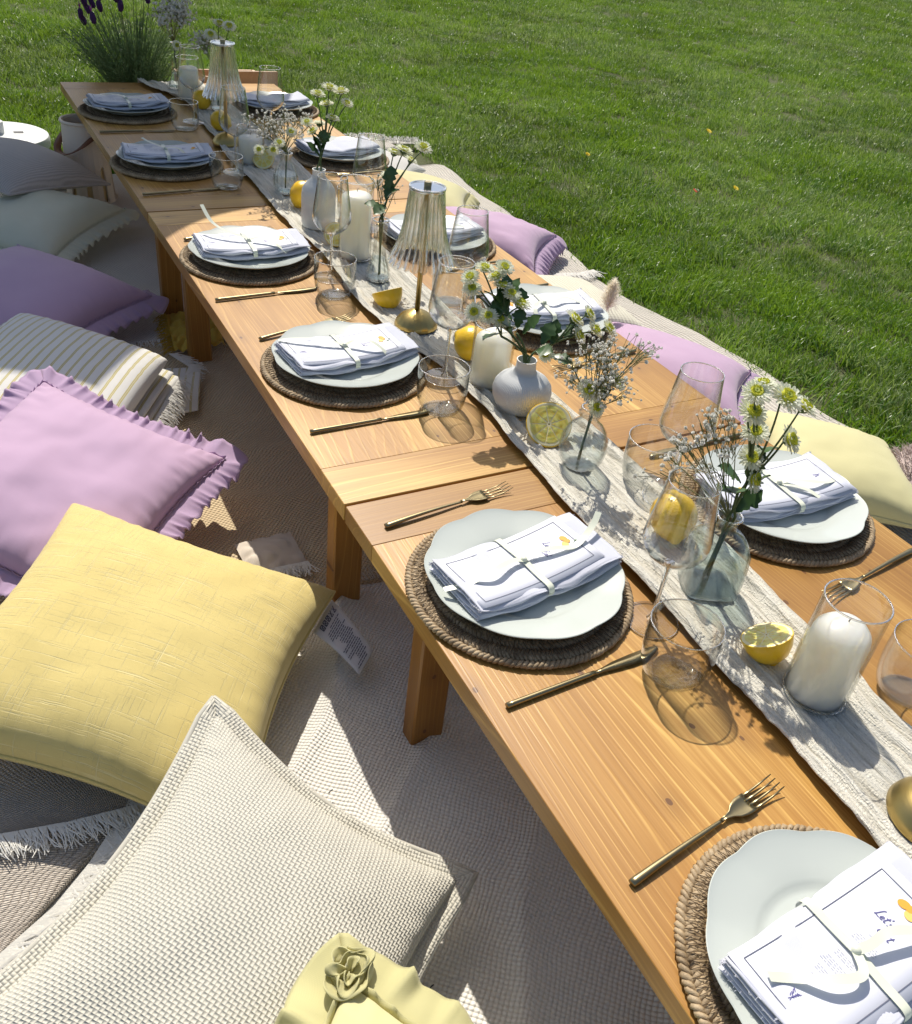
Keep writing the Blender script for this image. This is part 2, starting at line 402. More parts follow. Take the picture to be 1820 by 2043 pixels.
# blades: tufts instanced on points spread over the lawn that surrounds the throws
def blade_mat():
    s = NT('grass_blade'); geo = s.n('NewGeometry').outputs['Position']
    big = s.noise(geo, 1.15, 3., .6); med = s.noise(geo, 6., 3.); rn = s.n('ObjectInfo').outputs['Random']
    at = s.n('Attribute', _attribute_name='bl').outputs['Fac']
    c = s.ramp(big, [(.38, (.018, .082, .003)), (.50, (.062, .190, .008)), (.62, (.165, .320, .024))])
    c = s.mix(s.ramp(med, [(.45, (0,)*3), (.72, (.6,)*3)]), c, (.14, .25, .03))
    th_ = s.ramp(s.noise(geo, .75, 4., .65), [(.42, (.05,)*3), (.62, (.60,)*3)])
    th_ = s.math('ADD', th_, s.math('MULTIPLY', s.ramp(s.noise(geo, 5., 2.), [(.5, (0,)*3), (.7, (1,)*3)]), .18))
    dry = s.math('GREATER_THAN', at, s.math('SUBTRACT', 1., th_))
    c = s.mix(s.math('MULTIPLY', at, .4), c, (.15, .26, .03))
    c = s.mix(s.math('MULTIPLY', dry, .65), c, (.40, .48, .24))
    s.set(Base_Color=c, Roughness=.38, Specular_IOR_Level=.45)
    tr = s.n('BsdfTranslucent', Color=s.mix(.45, c, (.30, .42, .03))); mx = s.n('MixShader', Fac=.42)
    s.t.links.new(s.b.outputs[0], mx.inputs[1]); s.t.links.new(tr.outputs[0], mx.inputs[2]); s.t.links.new(mx.outputs[0], s.out.inputs[0])
    return s.m
M['blade'] = blade_mat()
def tuft(seed, n=30, rad=.06, h=(.03, .065), wd=.0044):
    r = random.Random(seed); vs = []; fs = []; at = []
    comb = r.uniform(0, 2*PI)
    for i in range(n):
        a = r.uniform(0, 2*PI); q = rad*math.sqrt(r.random()); x, y = q*math.cos(a), q*math.sin(a)
        L = r.uniform(*h); lean = r.uniform(.2, 1.45); da = comb+r.gauss(0, .75); fl = r.random()
        dx, dy = math.cos(da), math.sin(da); wa = r.uniform(0, PI); wx, wy = math.cos(wa)*wd/2, math.sin(wa)*wd/2
        px, py, pz = x, y, -.004; o = len(vs); th_ = lean*.35
        for k, wk in enumerate((1., .95, .7, .0)):
            if k: 
                seg = L/3; px += dx*math.sin(th_)*seg; py += dy*math.sin(th_)*seg; pz += math.cos(th_)*seg; th_ += lean*.42
            if k < 3: vs += [(px-wx*wk, py-wy*wk, pz), (px+wx*wk, py+wy*wk, pz)]; at += [fl, fl]
            else: vs.append((px, py, pz)); at.append(fl)
        fs += [(o, o+1, o+3, o+2), (o+2, o+3, o+5, o+4), (o+4, o+5, o+6)]
    me = bpy.data.meshes.new('tuft'); me.from_pydata(vs, [], fs); me.materials.append(M['blade'])
    A = me.attributes.new('bl', 'FLOAT', 'POINT'); A.data.foreach_set('value', at)
    return bpy.data.objects.new('tuft', me)
tcol = bpy.data.collections.new('tufts')
for k in range(9): tcol.objects.link(tuft(100+k, 48, .065, ((.026, .05), (.03, .064), (.018, .042))[k % 3], .0036))
EDGE = [(-4, 1.0), (-1.4, 1.0), (-.72, 2.0), (-.1, 2.62), (.9, 2.70), (.98, 3.02), (1.28, 3.06), (1.45, 3.09), (1.60, 2.95), (1.55, 2.6), (1.51, 2.24), (1.52, 1.93), (1.54, 1.65), (1.49, 1.37), (1.50, 1.10), (1.565, .86), (1.59, .57), (1.57, .4), (1.585, .2), (1.58, -.3), (1.6, -1.5)]
def inside_cloth(x, y):
    poly = EDGE+[(-4, -1.5)]; c = False; j = len(poly)-1
    for i in range(len(poly)):
        (xi, yi), (xj, yj) = poly[i], poly[j]
        if (yi > y) != (yj > y) and x < (xj-xi)*(y-yi)/(yj-yi)+xi: c = not c
        j = i
    return c
cinv = cam.matrix_world.inverted()
def in_view(x, y, z=G0, mg=.10):
    q = cinv @ Vector((x, y, z))
    if q.z > -.1: return False
    a, b = q.x/-q.z, q.y/-q.z; t = 18/cam_d.lens
    return abs(a) < t*(1+mg)+.03 and abs(b) < t*1024/912*(1+mg)+.03
pts = []; scl = []; rg = random.Random(5)
cell = .5
for i in range(-8, 42):
    for j in range(-2, 32):
        x0, y0 = i*cell, j*cell
        if not any(in_view(x0+a*cell, y0+b*cell) for a in (0, .5, 1) for b in (0, .5, 1)): continue
        d = math.hypot(x0+.25+.42, y0+.25+1.0, 1.1)
        dens = 560 if d < 3.6 else max(90, 560*(3.6/d)**1.45)
        for _ in range(int(dens*cell*cell)):
            x, y = x0+rg.random()*cell, y0+rg.random()*cell
            if inside_cloth(x, y): continue
            pts.append((x, y, G0+rg.uniform(-.004, .004)))
            p1 = .5+.5*nz(x*1.4, y*1.4, 3.); p2 = nz(x*4.5, y*4.5, 9.); scl.append(rg.uniform(.7, 1.1)*max(.35, .62+.75*p1+.45*p2)*(1+.05*max(0, d-3.6)))
me = bpy.data.meshes.new('grass'); me.from_pydata(pts, [], [])
A = me.attributes.new('scl', 'FLOAT', 'POINT'); A.data.foreach_set('value', scl)
go = bpy.data.objects.new('grass', me); C.objects.link(go)
tag(go, 'short mown green grass with pale dry clippings', 'grass'); go['kind'] = 'stuff'
ng = bpy.data.node_groups.new('grass_tufts', 'GeometryNodeTree')
ng.interface.new_socket('Geometry', in_out='INPUT', socket_type='NodeSocketGeometry'); ng.interface.new_socket('Geometry', in_out='OUTPUT', socket_type='NodeSocketGeometry')
gi = ng.nodes.new('NodeGroupInput'); gout = ng.nodes.new('NodeGroupOutput'); ip = ng.nodes.new('GeometryNodeInstanceOnPoints')
ci = ng.nodes.new('GeometryNodeCollectionInfo'); ci.inputs['Collection'].default_value = tcol; ci.inputs['Separate Children'].default_value = True; ci.inputs['Reset Children'].default_value = True
rv = ng.nodes.new('FunctionNodeRandomValue'); rv.data_type = 'FLOAT_VECTOR'; rv.inputs[0].default_value = (-.12, -.12, 0); rv.inputs[1].default_value = (.12, .12, 6.283)
na = ng.nodes.new('GeometryNodeInputNamedAttribute'); na.data_type = 'FLOAT'; na.inputs['Name'].default_value = 'scl'
L = ng.links.new
L(gi.outputs[0], ip.inputs['Points']); L(ci.outputs[0], ip.inputs['Instance']); ip.inputs['Pick Instance'].default_value = True
L(rv.outputs[0], ip.inputs['Rotation']); L(na.outputs[0], ip.inputs['Scale']); L(ip.outputs[0], gout.inputs[0])
md = go.modifiers.new('tufts', 'NODES'); md.node_group = ng
# ================================================================ THROWS ON THE GROUND
def fringe_mb(mb, pts, out, L, n, seed, r=.0011, droop=.0, curl=.5, zf=None, bunch=1):
    """threads hanging from the polyline pts towards 'out'"""
    rr = random.Random(seed); pts = [Vector(p) for p in pts]; out = Vector(out).normalized()
    seg = [(pts[i+1]-pts[i]).length for i in range(len(pts)-1)]; tot = sum(seg)
    for i in range(n):
        d = tot*(i+rr.random())/n; k = 0
        while k < len(seg)-1 and d > seg[k]: d -= seg[k]; k += 1
        p = pts[k].lerp(pts[k+1], min(1, d/seg[k])); t = (pts[k+1]-pts[k]).normalized()
        l = L*rr.uniform(.6, 1.15); a = rr.gauss(0, curl*.5); b = rr.gauss(0, curl*.6); q = [p]
        for j in range(1, 5):
            f = j/4; dd = (out+t*(a*f+b*math.sin(f*3+i*.7)*.6)).normalized(); np_ = q[-1]+dd*l/4
            np_.z = p.z-droop*f*f+rr.uniform(-.0015, .0025)*f*2
            q.append(np_)
        mb.tube(q, [r, r, r*.9, r*.8, r*.5], 3, False)
    return mb
def throw(name, corners, nu, nv, zf, mat, label, group=None, th=.006):
    """corners: 4 xy points (a,b,c,d), u along a-b, v along a-d"""
    a, b, c, d = [Vector((*p, 0)) for p in corners]
    W = (b-a).length; H = (d-a).length
    def fn(u, v):
        p = a.lerp(b, u).lerp(d.lerp(c, u), v); wob = .012
        e = min(u, 1-u, v, 1-v)
        p = p+Vector((nz(p.x*3, p.y*3, 1.)*wob, nz(p.x*3, p.y*3, 5.)*wob, 0))
        return (p.x, p.y, zf(p.x, p.y))
    mb = MB().grid(fn, nu, nv, lambda u, v: (u*W, v*H))
    t = thing(name, label, 'throw', (0, 0, 0), group=group)
    o = part('cloth', mb, mat, t); solid(o, th)
    return t
def folds(x, y, dx, dy, f, amp, sharp=2., seed=0.):
    q = x*dx+y*dy+.10*nz(x*2.1, y*2.1, seed)
    m = .5+.5*nz(x*1.6, y*1.6, seed+9)
    return amp*m*(1-abs(math.sin(q*f)))**sharp
GTH = 'throws spread on the grass around the tables'
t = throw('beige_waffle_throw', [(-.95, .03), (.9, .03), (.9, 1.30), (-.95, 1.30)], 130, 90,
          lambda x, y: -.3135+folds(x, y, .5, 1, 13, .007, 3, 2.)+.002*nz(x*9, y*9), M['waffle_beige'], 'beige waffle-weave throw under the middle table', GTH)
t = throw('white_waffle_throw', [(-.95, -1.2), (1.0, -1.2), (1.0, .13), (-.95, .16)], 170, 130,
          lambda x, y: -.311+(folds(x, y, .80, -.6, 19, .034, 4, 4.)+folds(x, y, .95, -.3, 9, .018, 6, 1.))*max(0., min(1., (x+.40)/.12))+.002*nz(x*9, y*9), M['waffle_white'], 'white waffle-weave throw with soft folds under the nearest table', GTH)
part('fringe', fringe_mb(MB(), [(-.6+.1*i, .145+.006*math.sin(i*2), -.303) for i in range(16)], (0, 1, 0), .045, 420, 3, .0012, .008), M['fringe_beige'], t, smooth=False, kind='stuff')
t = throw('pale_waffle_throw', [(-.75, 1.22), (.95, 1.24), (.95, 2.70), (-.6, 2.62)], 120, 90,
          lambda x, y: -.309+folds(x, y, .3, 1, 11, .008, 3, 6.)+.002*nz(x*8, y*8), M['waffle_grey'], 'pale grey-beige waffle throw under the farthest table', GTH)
part('fringe', fringe_mb(MB(), [(-.62+.1*i, 1.225, -.304) for i in range(13)], (0, -1, 0), .04, 260, 4, .0012, .006), M['fringe'], t, smooth=False, kind='stuff')
def edge_throw(y0, y1, name, label, z0, seed):
    pe = [p for p in EDGE[4:]]; pe.sort(key=lambda q: q[1])
    def ex(y):
        for (xa, ya), (xb, yb) in zip(pe, pe[1:]):
            if ya <= y <= yb and yb > ya: return xa+(xb-xa)*(y-ya)/(yb-ya)
        return 1.58
    def fn(u, v):
        y = y0+(y1-y0)*v; x1 = ex(min(y, 2.9))+.012*nz(y*7, 2.); x = .78+(x1-.78)*u
        drop = .016*max(0, (u-.965)/.035)
        return (x, y+.03*nz(x*3, seed)*v, z0-drop+folds(x, y, 1, .12, 14, .007, 3, seed)+.0025*nz(x*7, y*7, seed))
    mb = MB().grid(fn, 60, 120, lambda u, v: (u*.8, v*(y1-y0)))
    t = thing(name, label, 'throw', group=GTH); o = part('cloth', mb, M['ribbed'], t); solid(o, .006)
    return t
t = edge_throw(-.9, 1.44, 'ribbed_throw', 'ivory ribbed throw along the grass beside the two nearer tables', -.314, 3.)
t = edge_throw(1.36, 3.02, 'ribbed_throw', 'ivory ribbed throw beside the farthest table, overlapping the nearer one', -.303, 8.)
mb = fringe_mb(MB(), [(.85+.07*i, 1.37+.008*math.sin(i*3), -.299) for i in range(10)], (.1, -1, 0), .06, 330, 7, .0016, .004, .9)
fringe_mb(mb, [(.95+.07*i, 3.03-.01*i*(i > 6), -.303) for i in range(10)], (.1, 1, 0), .075, 420, 8, .0022, -.012, 1.1)
part('fringe', mb, M['fringe'], t, smooth=False, kind='stuff')
# brown and ivory woven throws, lower left
t = throw('woven_throw', [(-1.6, -.9), (-.66, -.42), (-.38, -.185), (-1.3, .35)], 60, 60,
          lambda x, y: -.297+folds(x, y, 1, .4, 8, .004, 3, 2.)+.002*nz(x*8, y*8), M['throw_brown'], 'brown and ivory woven throw with white tassels beneath the large white cushion', GTH)
mb = MB(); ed = [Vector(q) for q in ((-.64, -.40, -.289), (-.58, -.345, -.289), (-.535, -.319, -.289), (-.483, -.29, -.289), (-.435, -.248, -.289), (-.394, -.201, -.289), (-.37, -.17, -.289))]
fringe_mb(mb, ed, (.75, -.5, .0), .075, 620, 11, .0012, -.010, 1.6)
part('fringe', mb, M['fringe'], t, smooth=False, kind='stuff')
t = throw('woven_throw', [(-1.6, -.35), (-.62, -.155), (-.365, -.185), (-.30, .30)], 60, 50,
          lambda x, y: -.288+.002*nz(x*8, y*8), M['throw_brown'], 'brown and ivory woven throw with curly white fringe beneath the yellow cushion', GTH)
mb = MB(); fringe_mb(mb, [(-.62, -.155, -.283), (-.53, -.165, -.283), (-.45, -.18, -.283), (-.365, -.188, -.283)], (.25, -1, 0), .04, 260, 12, .0011, .004, .9)
part('fringe', mb, M['fringe'], t, smooth=False, kind='stuff')
# small mustard cloth by the table legs
t = thing('mustard_cloth', 'small mustard yellow cloth crumpled beside the middle table legs', 'cloth')
part('cloth', MB().grid(lambda u, v: (.0+.13*u+.03*v, 1.13+.22*v, -.296+.02*abs(nz(u*4, v*5, 2.))+.012*nz(u*9, v*8, 6.)), 30, 30), M['mustard'], t)
part('fringe', fringe_mb(MB(), [(.0, 1.13, -.292), (.015, 1.24, -.292), (.03, 1.35, -.292)], (-1, -.3, 0), .035, 90, 14, .0012, .008, .9), M['mustard'], t, smooth=False, kind='stuff')
t = thing('white_scrap', 'crumpled ivory cloth end behind the yellow cushion', 'cloth')
part('cloth', MB().grid(lambda u, v: (-.08+.11*u, .23+.1*v, -.302+.014*abs(nz(u*3.3, v*3, 4.))+.012*math.sin(PI*u)*math.sin(PI*v)), 26, 22), M['fringe_beige'], t)
part('fringe', fringe_mb(MB(), [(-.08, .23, -.296), (-.03, .228, -.292), (.03, .23, -.296)], (-.2, -1, 0), .035, 160, 44, .0012, .006, .9), M['fringe'], t, smooth=False, kind='stuff')
# ================================================================ TABLES
W = .79; TH = .030
bm_long = MB().box(-.1972, -.5542, -TH, .1972, .5542, 0, .0008).mesh('board', M['wood'], False)
bm_end = MB().box(-.0490, -.395, -TH, .0494, .395, 0, .0010).mesh('end_board', M['wood'], False)
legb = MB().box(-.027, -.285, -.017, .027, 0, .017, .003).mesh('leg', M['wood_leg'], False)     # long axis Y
LG = 'low pine picnic tables standing end to end'
def table(y0, y1, label, z=0.):
    t = thing('picnic_table', label, 'table', (W/2, (y0+y1)/2, z), group=LG)
    for sx in (-1, 1): part('board', bm_long, None, t, (sx*.1975, 0, 0))
    for sy in (-1, 1): part('end_board', bm_end, None, t, (0, sy*.6035, 0), (0, 0, PI/2))
    for sx in (-1, 1):
        for y in (y0+.125, y1-.200):
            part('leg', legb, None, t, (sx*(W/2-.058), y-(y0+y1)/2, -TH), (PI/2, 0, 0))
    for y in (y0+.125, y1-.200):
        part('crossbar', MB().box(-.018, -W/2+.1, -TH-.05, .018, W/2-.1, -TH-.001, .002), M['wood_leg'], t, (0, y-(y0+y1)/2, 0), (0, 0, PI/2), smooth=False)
    return t
table(.0, 1.305, 'middle pine table carrying the tall brass lamp and the squat ribbed white vase')
table(1.311, 2.716, 'farthest pine table, half in shade, its left end nearest the white round base')
table(-1.311, -.006, 'nearest pine table with the large lemon glass setting and bare grain in front')
for o in list(C.objects):                                   # the farthest table is a little longer
    if o.name.startswith('picnic_table') and o.location.y > 1.5: o.scale.y = 1.405/1.305
# ================================================================ CUSHIONS
def cushion_fn(A, B, Cc, D, thick, conc=.035, pw=.42, wr=.0, seed=0., lift=.5, pucker=None):
    A, B, Cc, D = map(Vector, (A, B, Cc, D)); n = ((B-A).cross(D-A)).normalized()
    if n.z < 0: n = -n
    cen = (A+B+Cc+D)/4
    def base(u, v):
        p = A.lerp(B, u).lerp(D.lerp(Cc, u), v)
        k = conc*(math.sin(PI*u)*(math.cos(PI*v)**3 if False else (1-2*v)*abs(1-2*v)**2)); kk = conc*(math.sin(PI*v)*((1-2*u)*abs(1-2*u)**2))
        eu = (B-A).normalized(); ev = (D-A).normalized()
        return p+ev*k+eu*kk
    def fn(u, v, side=1):
        p = base(u, v); e = max(0., 16*u*(1-u)*v*(1-v)); h = thick*e**pw
        a = h*(lift if side > 0 else -(1-lift))
        w_ = 0
        if wr:
            ed = min(u, 1-u, v, 1-v); f = math.exp(-ed*9)*min(1, ed*30+.15)
            s_ = u if min(v, 1-v) < min(u, 1-u) else v
            w_ = wr*.55*f*math.sin((s_*95)+5*nz(u*4, v*4, seed))*(.5+nz(u*9, v*9, seed+2))
            w_ += wr*.9*nz(u*4.2, v*4.2, seed)*e**.5+wr*.35*nz(u*11, v*11, seed+4)*e**.3
        return p+n*(a+(w_ if side > 0 else 0))
    return fn, n, (A, B, Cc, D)
def cushion_mb(fn, W_, H_, n=48):
    mb = MB(); f2 = lambda t: .5-.5*math.cos(PI*t)   # denser at the edges
    mb.grid(lambda u, v: fn(f2(u), f2(v), 1), n, n, lambda u, v: (f2(u)*W_, f2(v)*H_))
    mb.grid(lambda u, v: fn(f2(1-u), f2(v), -1), n, n, lambda u, v: (f2(1-u)*W_, f2(v)*H_))
    return mb
def perim(fn, n=40, inset=.0):
    P = []
    for k in range(4):
        for i in range(n):
            t = i/n; u, v = [(t, 0), (1, t), (1-t, 1), (0, 1-t)][k]
            P.append(fn(min(max(u, inset), 1-inset), min(max(v, inset), 1-inset), 1))
    return P
def ruffle_mb(P, nrm, width, amp, waves, seed=0, droop=0., rows=7, head=.006, cen=None):
    """gathered strip round closed perimeter P"""
    m = len(P); cen = cen or sum(P, Vector())/m; tot = sum((P[i]-P[i-1]).length for i in range(m)); N = int(waves*14)
    cum = [0.]
    for i in range(m): cum.append(cum[-1]+(P[(i+1) % m]-P[i]).length)
    def at(d):
        d %= cum[-1]; i = 0; lo, hi = 0, m-1
        while lo < hi:
            mid = (lo+hi+1)//2
            if cum[mid] <= d: lo = mid
            else: hi = mid-1
        f = (d-cum[lo])/(cum[lo+1]-cum[lo]); return P[lo].lerp(P[(lo+1) % m], f)
    tang = []
    def frame(d):
        a = at(d-.035); b = at(d+.035); t = (b-a).normalized(); o = t.cross(nrm).normalized()
        if o.dot(at(d)-cen) < 0: o = -o
        return t, o
    def fn(u, v):
        i = u*N; d = cum[-1]*u; p = at(d); t, o = frame(d); ph = 2*PI*(i/14)+3.4*nz(i*.035, 7., seed); v2 = v*(1+head/width)-head/width
        a = amp*(.45+v*.9)*(.6+.7*nz(i*.03, 3., seed)**2*2)
        if v2 < 0: return p+o*(-v2*width*.6)+nrm*(-v2*width*.9+.0025*math.sin(ph*2))+t*.002*math.sin(ph*2+1)
        cr_ = 1-2.2*abs(math.sin(ph*.5+.9*nz(i*.013, 8., seed)))**.75; wv = a*.45*math.sin(ph)+a*.75*cr_+a*.25*math.sin(2*ph+1.3+2*nz(i*.02, 1., seed))+a*.5*nz(i*.11, v*2., seed+3)
        q = p+o*(width*v2*(1-.05*math.sin(ph)))+nrm*(wv*v2-droop*v2*v2)+t*(.22*a*math.cos(ph)*v2)
        if q.z < -.300: q.z = -.300+.35*(wv+a)*v2
        return q
    return MB().grid(fn, N, rows, lambda u, v: (u*tot, v*width))
def piping_mb(P, r=.0028, n=6):
    return MB().tube(P+[P[0]], r, n, False)
GC = 'cushions scattered around the picnic tables'
def cushion(name, label, A, B, Cc, D, thick, mat, ruffle=None, piping=None, n=48, **kw):
    fn, nrm, q = cushion_fn(A, B, Cc, D, thick, **kw); W_ = (q[1]-q[0]).length; H_ = (q[3]-q[0]).length
    cen = sum(q, Vector())/4
    t = thing(name, label, 'cushion', group=GC)
    part('cover', cushion_mb(fn, W_, H_, n), mat, t)
    P = perim(fn)
    if ruffle:
        wd, amp, waves, rm = ruffle[:4]
        o = part('ruffle', ruffle_mb(P, nrm, wd, amp, waves, R.random()*9, *(ruffle[4:])), rm, t); solid(o, .0012, 0)
    if piping: part('piping', piping_mb(P, piping[0]), piping[1], t)
    return t, fn, nrm, P
# left side, near to far
tW, fnW, nW, PW = cushion('woven_cushion', 'large ivory basket-weave cushion, nearest on the left, with a stitched flange edge',
    (-.255, -.212, -.125), (-.035, -.485, -.235), (-.345, -.80, -.225), (-.59, -.465, -.185), .125, M['white_basket'], n=64, conc=.032, pw=.40, wr=.004, seed=2., lift=.62)
# flat flange round it
def flange(P, nrm, w_, mat, parent, name='flange'):
    m = len(P); n = m//4; cen = sum(P, Vector())/m
    def nrm_at(a, b, p):
        o = (b-a).normalized().cross(nrm).normalized(); return o if o.dot(p-cen) > 0 else -o
    def fr(i):
        i %= m; k = i % n
        if k == 0:
            
            a_ = nrm_at(P[i], P[(i+3) % m], P[i]); b_ = nrm_at(P[i-3], P[i], P[i]); return (a_+b_)*min(1.3, 1/(1+a_.dot(b_)))
        j = max(1, min(n-1, k)); b = i-k; return nrm_at(P[b+max(0, j-2)], P[(b+min(n, j+2)) % m], P[i])
    O = [fr(i) for i in range(m)]
    def fn(u, v):
        i = int(round(u*m)) % m; return P[i]+O[i]*((v-.25)*w_)+nrm*(.003*nz(u*30, v, 3.))
    o = part(name, MB().grid(fn, m, 5, lambda u, v: (u*1.6, v*w_)), mat, parent); solid(o, .006, 0)
    ed = [P[i]+O[i]*(.72*w_) for i in range(m)]
    part('hem', MB().tube(ed+[ed[0]], .0036, 6, False, .8), mat, parent)
flange(PW, nW, .026, M['white_basket'], tW)
tY, fnY, nY, PY = cushion('yellow_cushion', 'large plain yellow slub-linen cushion with piped seam leaning on the lilac one',
    (-.345, .34, -.150), (.012, .055, -.222), (-.262, -.335, -.245), (-.64, -.02, -.20), .150, M['yellow'], piping=(.0032, M['yellow']), n=72, conc=.028, pw=.36, wr=.0055, seed=5., lift=.60)
# care tag
ta, tb, tcc, td = Vector((.008, .055, -.238)), Vector((-.045, .000, -.245)), Vector((.000, -.088, -.276)), Vector((.040, -.050, -.272))
def tagp(u, v, h=0.): return ta.lerp(tb, u).lerp(td.lerp(tcc, u), v)+Vector((0, 0, .006*math.sin(v*3)+h))
mb = MB().grid(lambda u, v: tagp(u, v), 6, 12)
mtag = part('care_tag', mb, M['tag'], tY); solid(mtag, .0006, 0)
mb = MB(); rt = random.Random(4)
for i in range(21):
    v = .22+i*.036; a = rt.uniform(.12, .3); b = rt.uniform(.6, .9); u = a
    while u < b:
        l = rt.uniform(.05, .14); mb.add([tagp(u, v, .0012), tagp(min(b, u+l), v, .0012), tagp(min(b, u+l), v+.014, .0012), tagp(u, v+.014, .0012)], [(0, 1, 2, 3)]); u += l+.02
part('lettering', mb, M['ink'], mtag, smooth=False); mb = MB()
for k in range(5):
    u0 = .12+k*.15; L_ = [[(0, 0), (.1, .09)], [(.1, 0), (0, .09)], [(0, 0), (.1, 0)], [(0, .09), (.1, .09)], [(0, 0), (0, .09)], [(.1, 0), (.1, .09)]]
    for a, b in L_[:(2 if k in (0, 1) else 6)]+([[(0, .09), (.1, .09)]] if k < 2 else []):
        p, q = tagp(u0+a[0], .07+a[1], .0013), tagp(u0+b[0], .07+b[1], .0013); d = (q-p).normalized(); o_ = d.cross(Vector((0, 0, 1))).normalized()*.0007
        mb.add([p-o_, q-o_, q+o_, p+o_], [(0, 1, 2, 3)])
part('care_symbols', mb, M['ink'], mtag, smooth=False)
cushion('ruffled_cushion', 'small pale lemon cushion with a wide gathered ruffle lying on the ivory woven cushion',
    (-.238, -.612, -.082), (-.04, -.874, -.10), (-.30, -1.07, -.09), (-.50, -.81, -.08), .07, M['lemon'], (.048, .013, 26, M['lemon_ruffle'], .004, 12, .009), conc=.015, pw=.35, wr=.012, seed=8., n=40)
# rosette of gathered cloth at its corner
mb = MB(); cx_, cy_ = -.236, -.606
def ros(u, v):
    a = u*2*PI*3.2; r = .004+.019*u; f = math.sin(a*3.1+5*nz(u*6, 2.))
    r2 = r+.0055*f*v+.007*(v-.3)+.008*nz(a*.9, v*2, 5.); return (cx_+r2*math.cos(a), cy_+r2*math.sin(a)*.9, -.079+.012*v*(1-.3*u)+.003*math.sin(a*5.1+1)*v)
mb.grid(ros, 260, 5)
tr_ = [o for o in C.objects if o.name.startswith('ruffled_cushion')][-1]
o = part('gathers', mb, M['lemon_ruffle'], tr_); solid(o, .001, 0)
cushion('lilac_cushion', 'large sunlit lilac cushion with ruffled border between the striped blanket and yellow cushion',
    (-.335, .715, -.118), (-.058, .455, -.190), (-.345, .13, -.24), (-.66, .44, -.18), .135, M['lilac'], (.046, .0075, 56, M['lilac_ruffle'], .0), conc=.025, pw=.40, wr=.009, seed=11., n=60)
def blanket_block():
    A, B, Cc, D = Vector((-.335, 1.14, -.165)), Vector((-.070, .860, -.180)), Vector((-.29, .52, -.225)), Vector((-.59, .80, -.20))
    t = thing('striped_blanket', 'folded cream terry blanket with yellow stripes and frayed edges between two lilac cushions', 'blanket', group=GC)
    fn, n_, q = cushion_fn(A, B, Cc, D, .085, conc=.008, pw=.30, wr=.004, seed=4., lift=.72)
    part('top_fold', cushion_mb(fn, .40, .42, 44), M['striped'], t)
    for k in range(3):
        dz = Vector((.012+.006*k, .006+.012*k, -.034-.026*k)); 
        fk, nk, _ = cushion_fn(A+dz, B+dz+Vector((.012*k, .010*k, 0)), Cc+dz, D+dz, .026, conc=.006, pw=.2, wr=.002, seed=6.+k, lift=.5)
        part('fold', cushion_mb(fk, .40, .42, 26), M['striped'], t)
    mb = MB(); e0, e1 = B+Vector((.02, .02, -.06)), Cc+Vector((.02, 0, -.06))
    fringe_mb(mb, [e0.lerp(e1, i/8) for i in range(9)], (.85, -.35, 0), .04, 240, 20, .0014, .03, 1.)
    fringe_mb(mb, [A+Vector((0, 0, 0)), A.lerp(D, .5), D], (-.2, 1, .2), .03, 120, 21, .0014, .01, 1.)
    e2 = B+Vector((.03, .06, -.105)); fringe_mb(mb, [e2, e2+Vector((.05, .10, 0)), e2+Vector((.02, .18, 0))], (.9, -.1, 0), .045, 130, 22, .0014, .012, 1.)
    part('fringe', mb, M['fringe'], t, smooth=False, kind='stuff')
    fk, nk, _ = cushion_fn((-.2, 1.06, -.29), (.04, 1.02, -.292), (-.02, .82, -.292), (-.3, .8, -.29), .02, conc=.0, pw=.3, seed=6.)
    part('lower_fold', cushion_mb(fk, .3, .3, 20), M['striped'], t)
blanket_block()
cushion('lilac_cushion', 'shaded lilac cushion with ruffled border behind the yellow striped blanket',
    (-.29, 1.66, -.20), (-.005, 1.34, -.235), (-.33, 1.03, -.235), (-.63, 1.33, -.22), .135, M['lilac'], (.048, .008, 42, M['lilac_ruffle'], .015), conc=.025, pw=.42, wr=.006, seed=13., n=50, lift=.66)
cushion('ruffled_cushion', 'shaded pale green cushion with gathered ruffle, under the taupe one',
    (-.20, 2.22, -.225), (.060, 2.00, -.225), (-.22, 1.64, -.24), (-.50, 1.90, -.235), .12, M['mint'], (.046, .008, 40, M['mint'], .015), conc=.025, pw=.40, wr=.007, seed=15., n=50, lift=.55)
tG, _, nG, PG = cushion('taupe_cushion', 'shaded taupe ribbed cushion with pointed corner, farthest on the left',
    (-.20, 2.50, -.17), (.052, 2.20, -.205), (-.27, 1.96, -.15), (-.54, 2.26, -.12), .12, M['grey'], piping=(.004, M['grey']), conc=.02, pw=.45, wr=.003, seed=17., n=44, lift=.75)
# right side, near to far
cushion('yellow_cushion', 'plain pale yellow cushion on the right beside the nearest table, by the fur',
    (1.20, .31, -.215), (1.44, .10, -.235), (1.27, -.20, -.245), (.93, .02, -.235), .115, M['lemon'], piping=(.0028, M['lemon']), conc=.03, pw=.42, wr=.006, seed=21., n=44, lift=.62)
cushion('lilac_cushion', 'plain sunlit lilac cushion with ruffled hem on the right, between cream and yellow cushions',
    (1.12, .83, -.21), (1.37, .50, -.235), (1.13, .27, -.245), (.86, .58, -.22), .12, M['lilac'], (.046, .008, 50, M['lilac_ruffle'], .02), conc=.025, pw=.40, wr=.005, seed=23., n=44, lift=.62)
cushion('cream_cushion', 'flat cream ribbed cushion on the right with a fluffy pampas plume on it',
    (1.02, 1.24, -.235), (1.30, 1.18, -.255), (1.28, .83, -.255), (.95, .86, -.24), .085, M['ribbed_cream'], conc=.02, pw=.35, wr=.003, seed=25., n=40, lift=.65)
